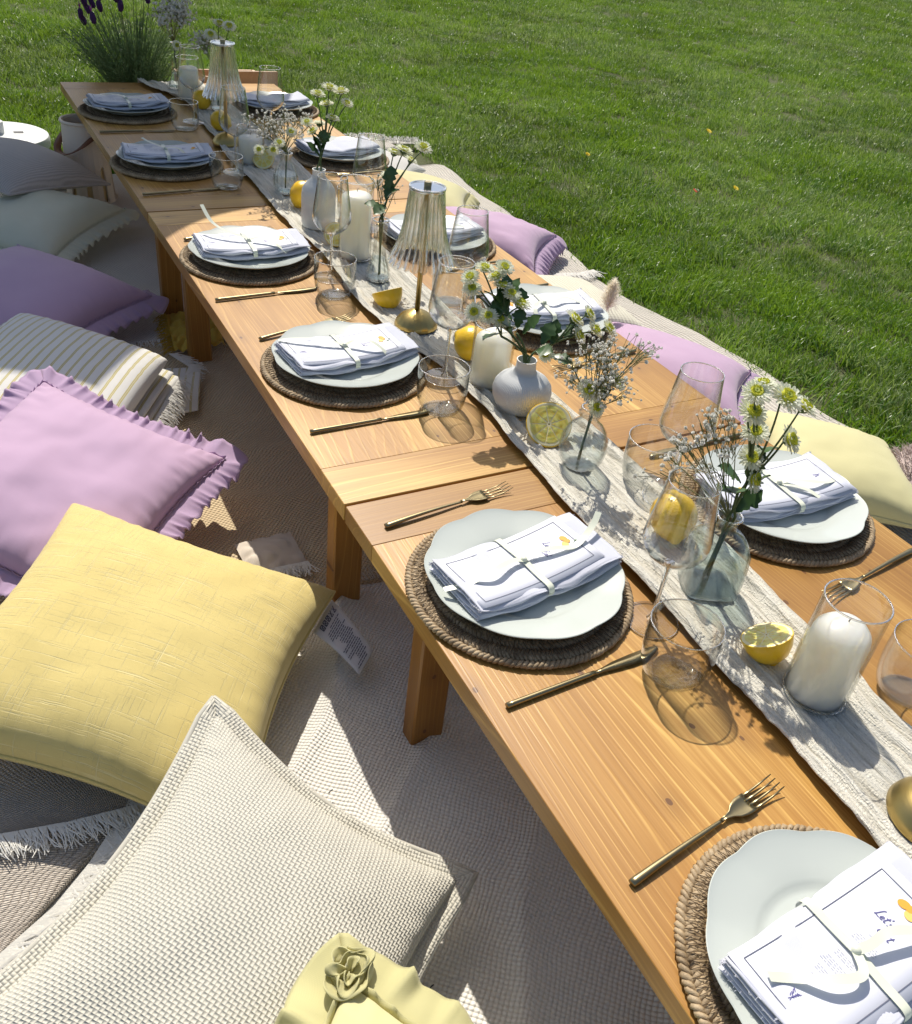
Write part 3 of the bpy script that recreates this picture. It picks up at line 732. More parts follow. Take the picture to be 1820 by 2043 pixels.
cushion('lilac_cushion', 'small lilac cushion with a deep ruffle on the right beside the lamp shade',
    (1.02, 1.78, -.20), (1.40, 1.52, -.225), (1.16, 1.27, -.24), (.86, 1.50, -.22), .13, M['lilac'], (.055, .010, 48, M['lilac_ruffle'], .03), conc=.025, pw=.42, wr=.008, seed=27., n=44, lift=.6)
cushion('ruffled_cushion', 'pale lemon cushion with ruffled edge on the right, behind the small lilac cushion',
    (1.03, 2.22, -.20), (1.31, 1.99, -.225), (1.14, 1.66, -.235), (.84, 1.90, -.22), .12, M['lemon'], (.05, .010, 36, M['lemon_ruffle'], .03), conc=.025, pw=.40, wr=.006, seed=29., n=40, lift=.6)
cushion('white_cushion', 'ivory woven cushion on the right, farthest along the grass edge',
    (1.02, 2.58, -.20), (1.29, 2.32, -.235), (1.10, 2.06, -.235), (.84, 2.34, -.21), .11, M['white_cloth'], conc=.03, pw=.42, wr=.005, seed=31., n=36, lift=.6)
# fur pillow and plume on the right
t = thing('fur_pillow', 'fluffy taupe fur pillow at the right edge beside the yellow cushion', 'pillow', (1.40, -.07, -.25), group=GC)
part('cover', MB().lathe([(.001, -.05), (.08, -.045), (.125, -.01), (.12, .03), (.07, .06), (.001, .068)], 24), M['fur'], t)
mb = MB(); rr = random.Random(3)
for i in range(2600):
    a, b = rr.uniform(0, 2*PI), rr.uniform(-.2, 1.); rad = .125*math.sqrt(max(0, 1-b*b*.85)); p = Vector((rad*math.cos(a), rad*math.sin(a), .062*b)); d = Vector((math.cos(a), math.sin(a), .6+b)).normalized()
    q = p+d*.012+Vector((rr.gauss(0, .006), rr.gauss(0, .006), 0)); e = q+d*.010+Vector((rr.gauss(0, .009), rr.gauss(0, .009), -.004)); s_ = d.cross(Vector((rr.gauss(0, 1), rr.gauss(0, 1), .3))).normalized()*.0009
    mb.add([p-s_, p+s_, q+s_, q-s_, e], [(0, 1, 2, 3), (3, 2, 4)])
part('pile', mb, M['fur'], t, smooth=False, kind='stuff')
def plume(loc, L_, dirv, label, n=900):
    t = thing('pampas_plume', label, 'plume', loc); d = Vector(dirv).normalized(); mb = MB(); mb.tube([Vector((0, 0, 0)), d*L_], [.0016, .0008], 5)
    part('stalk', mb, M['feather'], t); mb = MB(); rr = random.Random(9)
    for i in range(n):
        f = rr.random(); p = d*L_*(.12+.86*f); o_ = Vector((rr.gauss(0, 1), rr.gauss(0, 1), rr.gauss(0, 1))).normalized(); l = .052*(1.1-.75*f)
        q = p+(o_*.8+d*.6)*l*.6; e = q+(o_*.5+d*.5+Vector((0, 0, -.5)))*l*.6; s_ = o_.cross(d).normalized()*.0007
        mb.add([p-s_, p+s_, q+s_, q-s_, e], [(0, 1, 2, 3), (3, 2, 4)])
    part('barbs', mb, M['feather'], t, smooth=False, kind='stuff')
plume((1.09, .80, -.165), .085, (.10, .05, .9), 'fluffy cream pampas plume standing up behind the place setting on the right')
# ================================================================ RUNNER
def lerp_t(tab, y):
    for (ya, a), (yb, b) in zip(tab, tab[1:]):
        if ya <= y <= yb: f = (y-ya)/(yb-ya); f = f*f*(3-2*f); return a+(b-a)*f
    return tab[0][1] if y < tab[0][0] else tab[-1][1]
RL = [(-1.2, .27), (-.78, .285), (-.55, .302), (-.35, .311), (-.15, .311), (.02, .322), (.18, .335), (.32, .335), (.46, .306), (.63, .292), (.95, .316), (1.16, .306), (1.5, .322), (1.67, .315), (1.99, .342), (2.34, .36), (2.70, .27)]
RR = [(-1.2, .47), (-.66, .458), (-.5, .474), (-.28, .491), (0, .494), (.17, .489), (.42, .464), (.62, .474), (1.05, .481), (1.45, .510), (2., .52), (2.72, .50)]
def runner_z(x, y):
    a, b = lerp_t(RL, y), lerp_t(RR, y); u = (x-a)/(b-a); e = math.exp(-((u-.04)/.09)**2)+.8*math.exp(-((u-.95)/.07)**2)
    f = sum(A*(1-abs(math.sin(PI*(u*k+.35*nz(y*2.3, k)+ph))))**2 for A, k, ph in ((.007, 3.2, .2), (.0055, 6.1, .7), (.0035, 11.3, .1)))
    mid = math.exp(-((u-.5)/.22)**2)
    return .0025+(.009+.004*nz(y*5, 3.))*max(0, e)+f*(1-.75*mid)+.0022*nz(x*60, y*22)+.0042*abs(nz(x*110, y*8.))+.002*abs(nz(x*230, y*16., 3.))
def rfn(u, v):
    y = -1.15+v*(2.762+1.15); yy = min(y, 2.70); a, b = lerp_t(RL, yy), lerp_t(RR, yy); a += .003*nz(yy*16, 1.)+.0015*nz(yy*60, 2.); b += .004*nz(yy*14, 5.)
    x = a+(b-a)*u; z = runner_z(x, yy)
    if y > 2.715: z = .004-(y-2.715)*1.2
    return (x, y, z)
t = thing('table_runner', 'long crinkled ivory gauze runner down the middle of all three tables', 'runner')
o = part('cloth', MB().grid(rfn, 96, 900, lambda u, v: (u*.19, v*3.9)), M['gauze'], t); solid(o, .0016)
# ================================================================ PLACE SETTINGS
def braid_ring(mb, rad, n, w_=.0068, rt=.0052, zc=.006, steps=9, seed=0.):
    N = n*steps
    for k in range(3):
        vs = []; P = []
        for i in range(N):
            th = 2*PI*i/N; ph = 2*PI*i/steps+2*PI*k/3
            rr_ = rad+w_*math.sin(ph/1.)+.0012*nz(i*.07, k, seed); z = zc+.0026*math.sin(2*ph+.6)+.0008*nz(i*.1, k, seed+4)
            P.append(Vector((rr_*math.cos(th), rr_*math.sin(th), z)))
        P.append(P[0]); rads = [rt*(.85+.3*abs(math.sin(i*.35+k))) for i in range(N)]; rads.append(rads[0])
        mb.tube(P, rads, 5, False, .62)
def rope_ring(mb, rad, n, rt, zc, steps=8):
    N = n*steps
    for k in range(2):
        P = []
        for i in range(N+1):
            th = 2*PI*i/N; ph = 2*PI*i/steps+PI*k
            P.append(Vector(((rad+rt*.8*math.cos(ph))*math.cos(th), (rad+rt*.8*math.cos(ph))*math.sin(th), zc+rt*.55*math.sin(ph))))
        mb.tube(P, rt, 5, False, .8)
def proto_mat():
    t = thing('placemat', '', 'placemat')
    for i, rad in enumerate((.1005, .1185, .1365)):
        mb = MB(); braid_ring(mb, rad, 42+6*i, rt=.0046, steps=8, seed=i*3.); part('braid', mb, M['straw'], t)
    mb = MB(); rope_ring(mb, .1495, 70, .0037, .0052); part('rope_edge', mb, M['straw'], t)
    mb = MB(); mb.lathe([(.001, .008), (.03, .0085), (.06, .0078), (.092, .008), (.094, .002), (.001, .002)], 40)
    part('centre', mb, M['straw'], t)
    mb = MB(); rr = random.Random(2)
    for i in range(120):
        th = 2*PI*i/120; a, b = .128+rr.uniform(-.002, .002), .1475
        p = Vector((a*math.cos(th), a*math.sin(th), .0115)); q = Vector((b*math.cos(th+.022), b*math.sin(th+.022), .0118)); r_ = Vector((a*math.cos(th+.045), a*math.sin(th+.045), .0115))
        mb.tube([p, (p+q)/2+Vector((0, 0, .0018)), q, (q+r_)/2+Vector((0, 0, .0018)), r_], .0005, 3, False)
    for rad in (.110, .1275):
        for i in range(70):
            th = 2*PI*i/70; j = rr.uniform(-.03, .03); p = Vector(((rad-.011)*math.cos(th), (rad-.011)*math.sin(th), .0115)); q = Vector(((rad+.011)*math.cos(th+j+.04), (rad+.011)*math.sin(th+j+.04), .0115))
            mb.tube([p, (p+q)/2+Vector((0, 0, .0016)), q], .00042, 3, False)
    part('stitching', mb, M['thread'], t, smooth=False)
    return t
def scal(th):
    # eight broad scallops, each with a small bracket point between
    s1 = .5+.5*math.cos(10*th); return s1**.6
def proto_plate():
    t = thing('dinner_plate', '', 'plate'); R0 = .135
    prof = [(.001, .0048), (.045, .0046), (.074, .0050), (.079, .0056), (.083, .0082), (.088, .0100), (.1, .0130), (.115, .0165), (.126, .0195), (.1315, .0213), (.1343, .0225), (.1352, .0219), (.1345, .0203), (.126, .0165), (.11, .0115), (.09, .0072), (.082, .0045), (.078, 0.), (.072, 0.), (.07, .0022), (.001, .0022)]
    def fn(r, z, th, i):
        k = max(0, (r-.083)/.0522); m = scal(th)
        rr_ = r*(1-.030*k*(1-m)*1.) if r > .083 else r
        return rr_, z+.0022*k*(m-.6)
    mb = MB().lathe(prof, 192, fn, False)
    part('dish', mb, M['plate'], t)
    return t
def proto_napkin():
    t = thing('linen_napkin', '', 'napkin')
    def fn(u, v):      # v along napkin, u across the folded section
        L_ = .236; y = (v-.5)*L_; w_ = .056+.003*nz(y*14, 1.)
        path = [(-1, 0), (1, 0), (1.04, .35), (1, .7), (-.93, .75), (-1.02, 1.1), (-.96, 1.4), (.98, 1.45), (1.04, 1.75), (.97, 2.1), (-1, 2.1)]
        q = u*(len(path)-1); i = min(int(q), len(path)-2); f = q-i
        px = path[i][0]*(1-f)+path[i+1][0]*f; pz = path[i][1]*(1-f)+path[i+1][1]*f
        x = px*w_+.0015*nz(y*30, pz*2.); z = pz*.0068+.0022*nz(y*16+pz*3, px*2., 2.)+.0012*nz(y*45, px*6, pz)
        if abs(px) > .6: z += .0028*math.sin(y*55+pz*1.7)*(abs(px)-.6)/.4*(.4+.4*pz)
        z += .0105*(y/.118)**2
        if pz > 1.4: z += .0012
        pin = math.exp(-(y/.012)**2); z -= .0025*pin*pz/2; x *= 1-.05*pin
        y2 = y+.0018*nz(px*4, pz*3, 1.)*(1 if v in (0, 1) else 0)+(pz-1)*.0012
        return (x, y2, z)
    o = part('cloth', MB().grid(fn, 60, 60, lambda u, v: (u*.7, v*.236)), M['napkin'], t); solid(o, .0015, 0)
    mb = MB(); rr = random.Random(8)
    for sgn in (-1, 1):
        for i in range(110):
            u = rr.random(); p = Vector(fn(u, 0 if sgn < 0 else 1)); q = p+Vector((rr.gauss(0, .0012), sgn*rr.uniform(.001, .004), rr.gauss(0, .001)))
            mb.tube([p, q], .00028, 3, False)
    part('frayed_edge', mb, M['napkin'], t, smooth=False, kind='stuff')
    return t
def czf(y): return .0105*(y/.118)**2      # the card follows the napkin's sag
def stroke(mb, pts_, w_, z, mi=0, cx=0., cy=0., s=1.):
    P = [(cx+a*s, cy+b*s) for a, b in pts_]
    L_ = []; 
    for i, (a, b) in enumerate(P):
        p0 = P[max(0, i-1)]; p1 = P[min(len(P)-1, i+1)]; dx, dy = p1[0]-p0[0], p1[1]-p0[1]; l = math.hypot(dx, dy) or 1
        nx, ny = -dy/l*w_/2, dx/l*w_/2; L_ += [(a-nx, b-ny, z+czf(b-ny)), (a+nx, b+ny, z+czf(b+ny))]
    mb.add(L_, [(2*i, 2*i+2, 2*i+3, 2*i+1) for i in range(len(P)-1)], mi=mi)
def sub(pts_, n=4):       # catmull-rom smoothing for handwriting
    out = []
    for i in range(len(pts_)-1):
        p0, p1, p2, p3 = pts_[max(0, i-1)], pts_[i], pts_[i+1], pts_[min(len(pts_)-1, i+2)]
        for k in range(n):
            t = k/n; out.append(tuple(.5*((2*p1[c])+(-p0[c]+p2[c])*t+(2*p0[c]-5*p1[c]+4*p2[c]-p3[c])*t*t+(-p0[c]+3*p1[c]-3*p2[c]+p3[c])*t**3) for c in (0, 1)))
    out.append(pts_[-1]); return out
GL = {  # handwritten capitals and letters, unit x-height = 1
 'L': [[(.9, 2.5), (.55, 2.2), (.35, 1.2), (.15, .1), (.0, .15), (.3, .15), (1.2, 0)]],
 'e': [[(0, .4), (.6, .6), (.62, .95), (.3, 1.), (.05, .5), (.3, .02), (.8, .2)]],
 't': [[(.55, 2.0), (.25, .5), (.35, .05), (.75, .2)], [(.0, 1.35), (.85, 1.5)]],
 "'": [[(.2, 2.4), (.05, 1.9)]],
 's': [[(.6, .95), (.3, 1.), (.2, .75), (.5, .4), (.3, .02), (-.05, .1)]],
 'E': [[(1.2, 2.2), (.6, 2.45), (.3, 2.0), (.8, 1.35), (.1, 1.), (.0, .3), (.5, 0), (1.2, .35)]],
 'a': [[(.7, .9), (.3, 1.), (.0, .4), (.3, .02), (.65, .5), (.72, .95), (.65, .1), (1., .15)]]}
def write(mb, txt, x, y, s, w_, z, mi):
    for ch in txt:
        if ch == ' ': x += 1.1*s; continue
        for st in GL[ch]: stroke(mb, sub([(x+a*s+b*s*.18, y+b*s) for a, b in st], 4), w_, z, mi)
        x += {'L': 1.2, 'e': .85, 't': .85, "'": .35, 's': .75, 'E': 1.35, 'a': 1.0}[ch]*s
def proto_card():
    """local x = reading direction, y = up the page"""
    t = thing('menu_card', '', 'card'); HW, HL = .0515, .105
    mb = MB().grid(lambda u, v: ((u-.5)*2*HW, (v-.5)*2*HL, czf((v-.5)*2*HL)+.0006*math.sin(v*9)*0), 4, 40)
    o = part('sheet', mb, M['paper'], t); solid(o, .0006, 1)
    z = .0012; mb = MB(); a, b, w_ = HW-.0095, HL-.0115, .0009
    ys = [-b+2*b*i/24 for i in range(25)]
    for sx in (-1, 1): stroke(mb, [(sx*a, y) for y in ys], w_, z)
    for sy in (-1, 1): stroke(mb, [(-a-.0004, sy*b), (a+.0004, sy*b)], w_, z)
    part('printed_border', mb, M['ink'], t, smooth=False)
    mb = MB(); write(mb, "Let's", -.0165, .052, .0042, .0008, z, 0); write(mb, 'Eat', -.004, .0395, .0042, .0008, z, 0)
    part('lettering', mb, M['ink_blue'], t, smooth=False); mb = MB()
    stroke(mb, sub([(-.004, -.071), (-.002, -.075), (.0005, -.079), (.002, -.084)]), .0005, z); stroke(mb, sub([(.004, -.070), (.002, -.075), (.001, -.080), (.000, -.084)]), .0005, z)
    for k in range(4):
        for sx in (-1, 1): stroke(mb, [(sx*.0008, -.0735-.0022*k), (sx*(.0035-.0004*k), -.0715-.0022*k)], .0009, z)
    part('printed_sprig', mb, M['ink_blue'], t, smooth=False)
    mb = MB(); rr = random.Random(12)
    y = .031
    for grp, (ln, wd) in enumerate(((1, .012), (4, .026), (4, .030), (3, .024), (4, .028), (3, .020), (1, .015))):
        for k in range(ln):
            w2 = wd*rr.uniform(.75, 1.); x = -w2/2
            while x < w2/2:
                l = rr.uniform(.0018, .0048); e = min(w2/2, x+l)
                stroke(mb, [(x, y), (e, y)], .00055, z); x = e+.0009
            y -= .0026
        y -= .0045
    part('small_print', mb, M['ink_light'], t, smooth=False)
    mb = MB()
    for (cx_, cy_, ra, rb, an, mi) in ((-.0075, .0825, .0062, .0046, .35, 0), (.0025, .0775, .0055, .0048, -.2, 1), (-.001, .0835, .0045, .0038, .9, 0)):
        P = [(cx_+ra*math.cos(q)*math.cos(an)-rb*math.sin(q)*math.sin(an), cy_+ra*math.cos(q)*math.sin(an)+rb*math.sin(q)*math.cos(an)) for q in [2*PI*i/18 for i in range(18)]]
        zz = z+.0001*(1+mi+(an > .5)*2); mb.add([(p, q, zz+czf(q)) for p, q in P], [tuple(range(18))], mi=mi)
    for (cx_, cy_, an, l) in ((.006, .0865, .5, .0075), (.0045, .0905, 1.5, .006)):
        P = [(cx_+math.cos(an)*l*q-math.sin(an)*r_, cy_+math.sin(an)*l*q+math.cos(an)*r_) for q, r_ in ((0, 0), (.35, .0014), (.8, .0008), (1, 0), (.8, -.0008), (.35, -.0014))]
        mb.add([(p, q, z+.0004+czf(q)) for p, q in P], [tuple(range(6))], mi=2)
    part('printed_kumquats', mb, [M['orange'], M['orange2'], M['leaf_print']], t, smooth=False)
    return t
def ribbon_strip(mb, pts_, w_, side=None, n=7, tw=0.):
    """flat band along pts_, its width set square to the path and near-horizontal"""
    P = [Vector(p) for p in sub3(pts_, n)]; vs = []; m = len(P)
    for i, p in enumerate(P):
        d = (P[min(i+1, m-1)]-P[max(0, i-1)]).normalized(); up = Vector((0, 0, 1)); s_ = d.cross(up)
        if s_.length < .15: s_ = Vector(side or (0, 1, 0))
        s_.normalize(); s_ = (Matrix.Rotation(tw*math.sin(i*.5), 3, d) @ s_)
        vs += [p-s_*w_/2, p+s_*w_/2]
    mb.add(vs, [(2*i, 2*i+1, 2*i+3, 2*i+2) for i in range(m-1)])
def sub3(P, n):
    out = []
    for i in range(len(P)-1):
        p0, p1, p2, p3 = P[max(0, i-1)], P[i], P[i+1], P[min(len(P)-1, i+2)]
        for k in range(n):
            t = k/n; out.append([.5*((2*p1[c])+(-p0[c]+p2[c])*t+(2*p0[c]-5*p1[c]+4*p2[c]-p3[c])*t*t+(-p0[c]+3*p1[c]-3*p2[c]+p3[c])*t**3) for c in (0, 1, 2)])
    out.append(P[-1]); return out
def make_ribbon(label, tails, group):
    t = thing('ribbon', label, 'ribbon', group=group); mb = MB(); w_ = .0095
    # band round the bundle: across (x) over the card, down the sides
    ribbon_strip(mb, [(-.0585, 0, -.013), (-.0598, 0, -.007), (-.0545, 0, .0012), (-.03, .0005, .0022), (-.006, .001, .0032), (0, .001, .0045)], w_, (0, 1, 0))
    ribbon_strip(mb, [(0, .001, .0045), (.006, .001, .0032), (.03, .0, .0022), (.0545, 0, .0012), (.0598, 0, -.007), (.0585, 0, -.013)], w_, (0, 1, 0))
    part('band', mb, M['ribbon'], t)
    mb = MB()
    for tl in tails: ribbon_strip(mb, [(0, 0, .005)]+tl, w_*.95, tw=.05)
    part('tails', mb, M['ribbon'], t)
    mb = MB().lathe([(.001, -.0035), (.0038, -.002), (.0048, .001), (.0034, .0035), (.001, .0042)], 10); part('knot', mb, M['ribbon'], t, (0, 0, .005))
    return t
def proto_fork():
    t = thing('fork', '', 'fork')     # long axis x, tines at +x
    mb = MB(); n = 22
    P = [(-.113+.135*i/n, 0, .0042+.0022*math.sin(PI*i/n)) for i in range(n+1)]
    mb.tube(P, [.0050-.0028*(i/n)**.8 if i else .0043 for i in range(n+1)], 10, True, .72); part('handle', mb, M['flatware'], t)
    mb = MB(); prof = [(.020, .0020), (.028, .0022), (.036, .0042), (.043, .0088), (.052, .0112), (.060, .0116), (.066, .0114)]
    vs = []
    for i, (x, hw) in enumerate(prof):
        z = .0060-.0030*math.sin((x-.02)/.046*PI*.5)
        for k in range(7):
            f = k/6*2-1; vs.append((x, f*hw, z+.0022*f*f*hw/.011))
    mb.add(vs, [(i*7+k, i*7+k+1, (i+1)*7+k+1, (i+1)*7+k) for i in range(6) for k in range(6)])
    o = part('head', mb, M['flatware'], t); solid(o, .0013, 0)
    for k in range(4):
        y = (k-1.5)*.0061; P = [(.064, y, .0034), (.078, y*1.02, .0030), (.094, y*1.04, .0046), (.112, y*1.02, .0092)]
        part('tine', MB().tube(P, [.0019, .0016, .0013, .0006], 6, True, .6), M['flatware'], t)
    return t
def proto_knife():
    t = thing('knife', '', 'knife'); mb = MB(); n = 14
    mb.tube([(-.115+.128*i/n, 0, .0045) for i in range(n+1)], [.0038-.0006*(i/n) for i in range(n+1)], 10, True, .9); part('handle', mb, M['flatware'], t)
    vs = []; st = [(.012, .0030, .0030), (.024, .0034, .0036), (.045, .0060, .0070), (.070, .0085, .0082), (.095, .0075, .0086), (.108, .0042, .0080), (.115, .0004, .0058)]
    for x, a, b in st: vs += [(x, -a, .0036), (x, (b-a)/2, .0052), (x, b, .0036), (x, (b-a)/2, .0022)]
    mb = MB(); mb.add(vs, [(i*4+k, i*4+(k+1) % 4, i*4+4+(k+1) % 4, i*4+4+k) for i in range(6) for k in range(4)]+[(3, 2, 1, 0), (24, 25, 26, 27)])
    part('blade', mb, M['flatware'], t); return t
def proto_tumbler():
    t = thing('water_tumbler', '', 'tumbler')
    prof = [(.001, .0045), (.024, .005), (.032, .007), (.038, .014), (.0415, .026), (.0435, .045), (.0435, .065), (.0432, .084), (.0443, .084), (.0447, .065), (.0447, .045), (.0427, .025), (.039, .011), (.033, .003), (.024, .0008), (.001, .0008)]
    part('bowl', MB().lathe(prof, 48), M['glass'], t)
    mb = MB(); P = [(.0437*math.cos(2*PI*i/48), .0437*math.sin(2*PI*i/48), .0843) for i in range(49)]; mb.tube(P, .0010, 6, False); part('rim', mb, M['glass_thick'], t)
    part('base', MB().lathe([(.001, .0004), (.025, .0004), (.029, .003), (.022, .0042), (.001, .0040)], 40), M['glass'], t)
    return t
def proto_wine():
    t = thing('wine_glass', '', 'wine glass')
    prof = [(.0045, .098), (.012, .101), (.024, .108), (.034, .117), (.0405, .128), (.0425, .138), (.0405, .155), (.037, .18), (.0335, .205), (.0315, .222)]
    inner = [(r-.0009, z+.0008) for r, z in prof[::-1]][1:]
    part('bowl', MB().lathe(prof+[(.0306, .222)]+inner, 48, close=False), M['glass'], t)
    mb = MB(); P = [(.0311*math.cos(2*PI*i/48), .0311*math.sin(2*PI*i/48), .2222) for i in range(49)]; mb.tube(P, .0009, 6, False); part('rim', mb, M['glass_thick'], t)
    part('stem', MB().lathe([(.0066, .101), (.0042, .095), (.0030, .085), (.0028, .05), (.0031, .02), (.0046, .010), (.008, .005)], 16), M['glass_thick'], t)
    part('foot', MB().lathe([(.001, .0052), (.008, .005), (.016, .003), (.034, .0016), (.036, .0010), (.034, 0.), (.001, 0.)], 48), M['glass'], t)
    mb = MB(); P = [(.0358*math.cos(2*PI*i/48), .0358*math.sin(2*PI*i/48), .0011) for i in range(49)]; mb.tube(P, .0010, 6, False); part('foot_rim', mb, M['glass_thick'], t)
    return t
PM, PP, PN, PC = proto_mat(), proto_plate(), proto_napkin(), proto_card()
PF, PK, PT, PW_ = proto_fork(), proto_knife(), proto_tumbler(), proto_wine()
# each setting: plate xy, card turn (deg), wine xy, tumbler xy, fork (x, y, deg), knife (x, y, deg), phrase
SET = [
 ('L', (.152, -.832), 3, None, None, (.139, -.660, 8), None, 'of the nearest place setting at the bottom right corner', 'P1'),
 ('L', (.154, -.257), 9, (.284, -.377), (.247, -.464), (.146, -.060, 7), (.142, -.430, 2), 'of the large left setting on the nearest table', 'P2'),
 ('L', (.162, .398), 3, (.318, .298), (.264, .208), (.156, .578, 14), (.136, .203, 1), 'of the left setting just past the gap between tables', 'P3'),
 ('L', (.151, .949), -2, (.292, .812), (.264, .716), (.150, 1.112, 8), (.130, .752, 3), 'of the left setting whose ribbon end lifts up', 'P4'),
 ('L', (.137, 1.683), -4, (.302, 1.57), (.246, 1.466), (.150, 1.850, 6), (.130, 1.447, 7), 'of the shaded left setting second from the far end', 'P5'),
 ('L', (.147, 2.270), 0, (.325, 2.12), (.281, 2.06), None, (.131, 2.040, 2), 'of the shaded left setting at the far end', 'P6'),
 ('R', (.645, -.235), -3, (.476, -.162), (.482, -.105), (.662, -.418, 8), (.652, -.041, 1), 'of the right setting on the nearest table, behind the daisies', 'R1'),
 ('R', (.650, .475), -9, (.480, .540), (.500, .625), (.655, .29, 6), (.66, .648, 4), 'of the right setting on the middle table, nearer the camera', 'R2'),
 ('R', (.628, .963), 0, (.492, 1.075), (.49, 1.16), (.64, .80, 6), (.65, 1.12, 2), 'of the right setting directly behind the lamp shade', 'R3'),
 ('R', (.665, 1.700), 4, (.502, 1.872), (.535, 1.80), (.66, 1.54, 4), None, 'of the right setting behind the ribbed white bottle vase', 'R4'),
 ('R', (.655, 2.300), 5, None, None, None, None, 'of the far right setting before the wooden crate', 'R5'),
]
TAILS = {
 'P1': [[(.018, -.016, .010), (.010, -.045, .014), (-.012, -.075, .006), (-.020, -.092, .010)], [(.004, .012, .012), (.006, .035, .018), (.022, .07, .014), (.042, .105, .012)]],
 'P2': [[(-.002, -.02, .010), (.006, -.055, .016), (.002, -.09, .006), (-.008, -.125, .001)], [(-.002, .02, .010), (.006, .05, .010), (.014, .08, .008), (.006, .115, .022), (-.004, .135, .034)]],
 'P3': [[(-.012, -.02, .010), (-.028, -.05, .013), (-.040, -.09, .012), (-.046, -.11, .010)], [(.004, .018, .014), (.022, .04, .018), (.040, .055, .010), (.055, .065, -.004)]],
 'P4': [[(-.008, -.015, .012), (-.025, -.045, .020), (-.05, -.07, .034), (-.085, -.082, .060)], [(.006, .02, .012), (.022, .04, .012), (.048, .055, .006), (.062, .07, -.006)]],
 'P5': [[(-.012, -.015, .010), (-.03, -.04, .016), (-.046, -.055, .022)], [(.006, .018, .010), (.022, .035, .010), (.04, .045, .004)]],
 'P6': [[(-.012, -.015, .010), (-.025, -.05, .012), (-.03, -.075, .010)], [(.004, .02, .008), (.016, .04, .008), (.026, .055, .006)]],
 'R1': [[(-.006, -.02, .010), (-.02, -.045, .012), (-.024, -.075, .008), (-.02, -.1, .006)], [(-.012, -.012, .006), (-.03, -.03, .006), (-.05, -.04, .002)]],
 'R2': [[(-.006, -.02, .010), (.006, -.05, .012), (-.008, -.08, .006)], [(-.012, .018, .012), (-.03, .035, .010), (-.048, .04, .002)]],
 'R3': [[(-.006, -.02, .010), (-.02, -.05, .010), (-.03, -.07, .006)], [(.01, .015, .010), (.03, .03, .008)]],
 'R4': [[(-.006, -.02, .010), (-.02, -.05, .010)], [(.01, .015, .010), (.03, .03, .008)]],
 'R5': [[(-.006, -.02, .010), (-.02, -.05, .010)], [(.01, .015, .010), (.03, .03, .008)]]}
first = {}
def put(proto, loc, rz, label, group, rx=0.):
    k = proto.name
    if k not in first:
        first[k] = 1; proto.location = loc; proto.rotation_euler = (rx, 0, rz); proto['label'] = label; proto['group'] = group; return proto
    return dup(proto, loc, (rx, 0, rz), label, group)
rs = random.Random(77)
for side, (px, py), turn, wine, tumb, fork, knife, ph, key in SET:
    base = -PI/2 if side == 'L' else PI/2; rz = base+math.radians(turn)
    put(PM, (px+rs.uniform(-.004, .004), py+.002, .0005), rs.uniform(0, 6), 'round braided seagrass placemat '+ph, 'braided placemats')
    put(PP, (px, py, .0125), rs.uniform(0, 6), 'scalloped pale celadon plate '+ph, 'scalloped dinner plates')
    ox, oy = (.004, .004) if side == 'L' else (-.006, .006)
    nap = (px+ox, py+oy, .0235); q = rz
    if key in ('R3', 'R4', 'R5'): pass
    put(PN, nap, q+math.radians(rs.uniform(-3, 3))-math.radians(3 if key == 'P2' else 0), 'folded white linen napkin '+ph, 'folded linen napkins')
    if key not in ('R4', 'R5'):
        off = -.010 if side == 'L' else .006
        put(PC, (px+ox+off, py+oy, .0408), q, "white 'Let's Eat' menu card "+ph, 'menu cards tied on napkins')
        r_ = make_ribbon('pale cream-green satin ribbon '+ph, TAILS[key], 'satin ribbons round the napkins'); r_.location = (px+ox+off*.6, py+oy, .0418); r_.rotation_euler = (0, 0, q)
    if fork:
        x, y, a = fork; put(PF, (x, y, .0), math.radians(a) if side == 'L' else math.radians(180+a), 'dark gold fork '+ph, 'dark gold forks')
    if knife:
        x, y, a = knife; put(PK, (x, y, .0), math.radians(a) if side == 'L' else math.radians(180+a), 'dark gold knife '+ph, 'dark gold knives')
    if tumb: put(PT, (*tumb, .0005), rs.uniform(0, 6), 'clear stemless tumbler '+ph, 'clear water tumblers')
    if wine: put(PW_, (*wine, .0008 if wine[0] < .3 or wine[0] > .5 else .009), rs.uniform(0, 6), 'clear long-stemmed wine glass '+ph, 'clear wine glasses')
put(PT, (.512, -.605, .0005), 1., 'clear stemless tumbler cut off by the right edge of the picture', 'clear water tumblers')
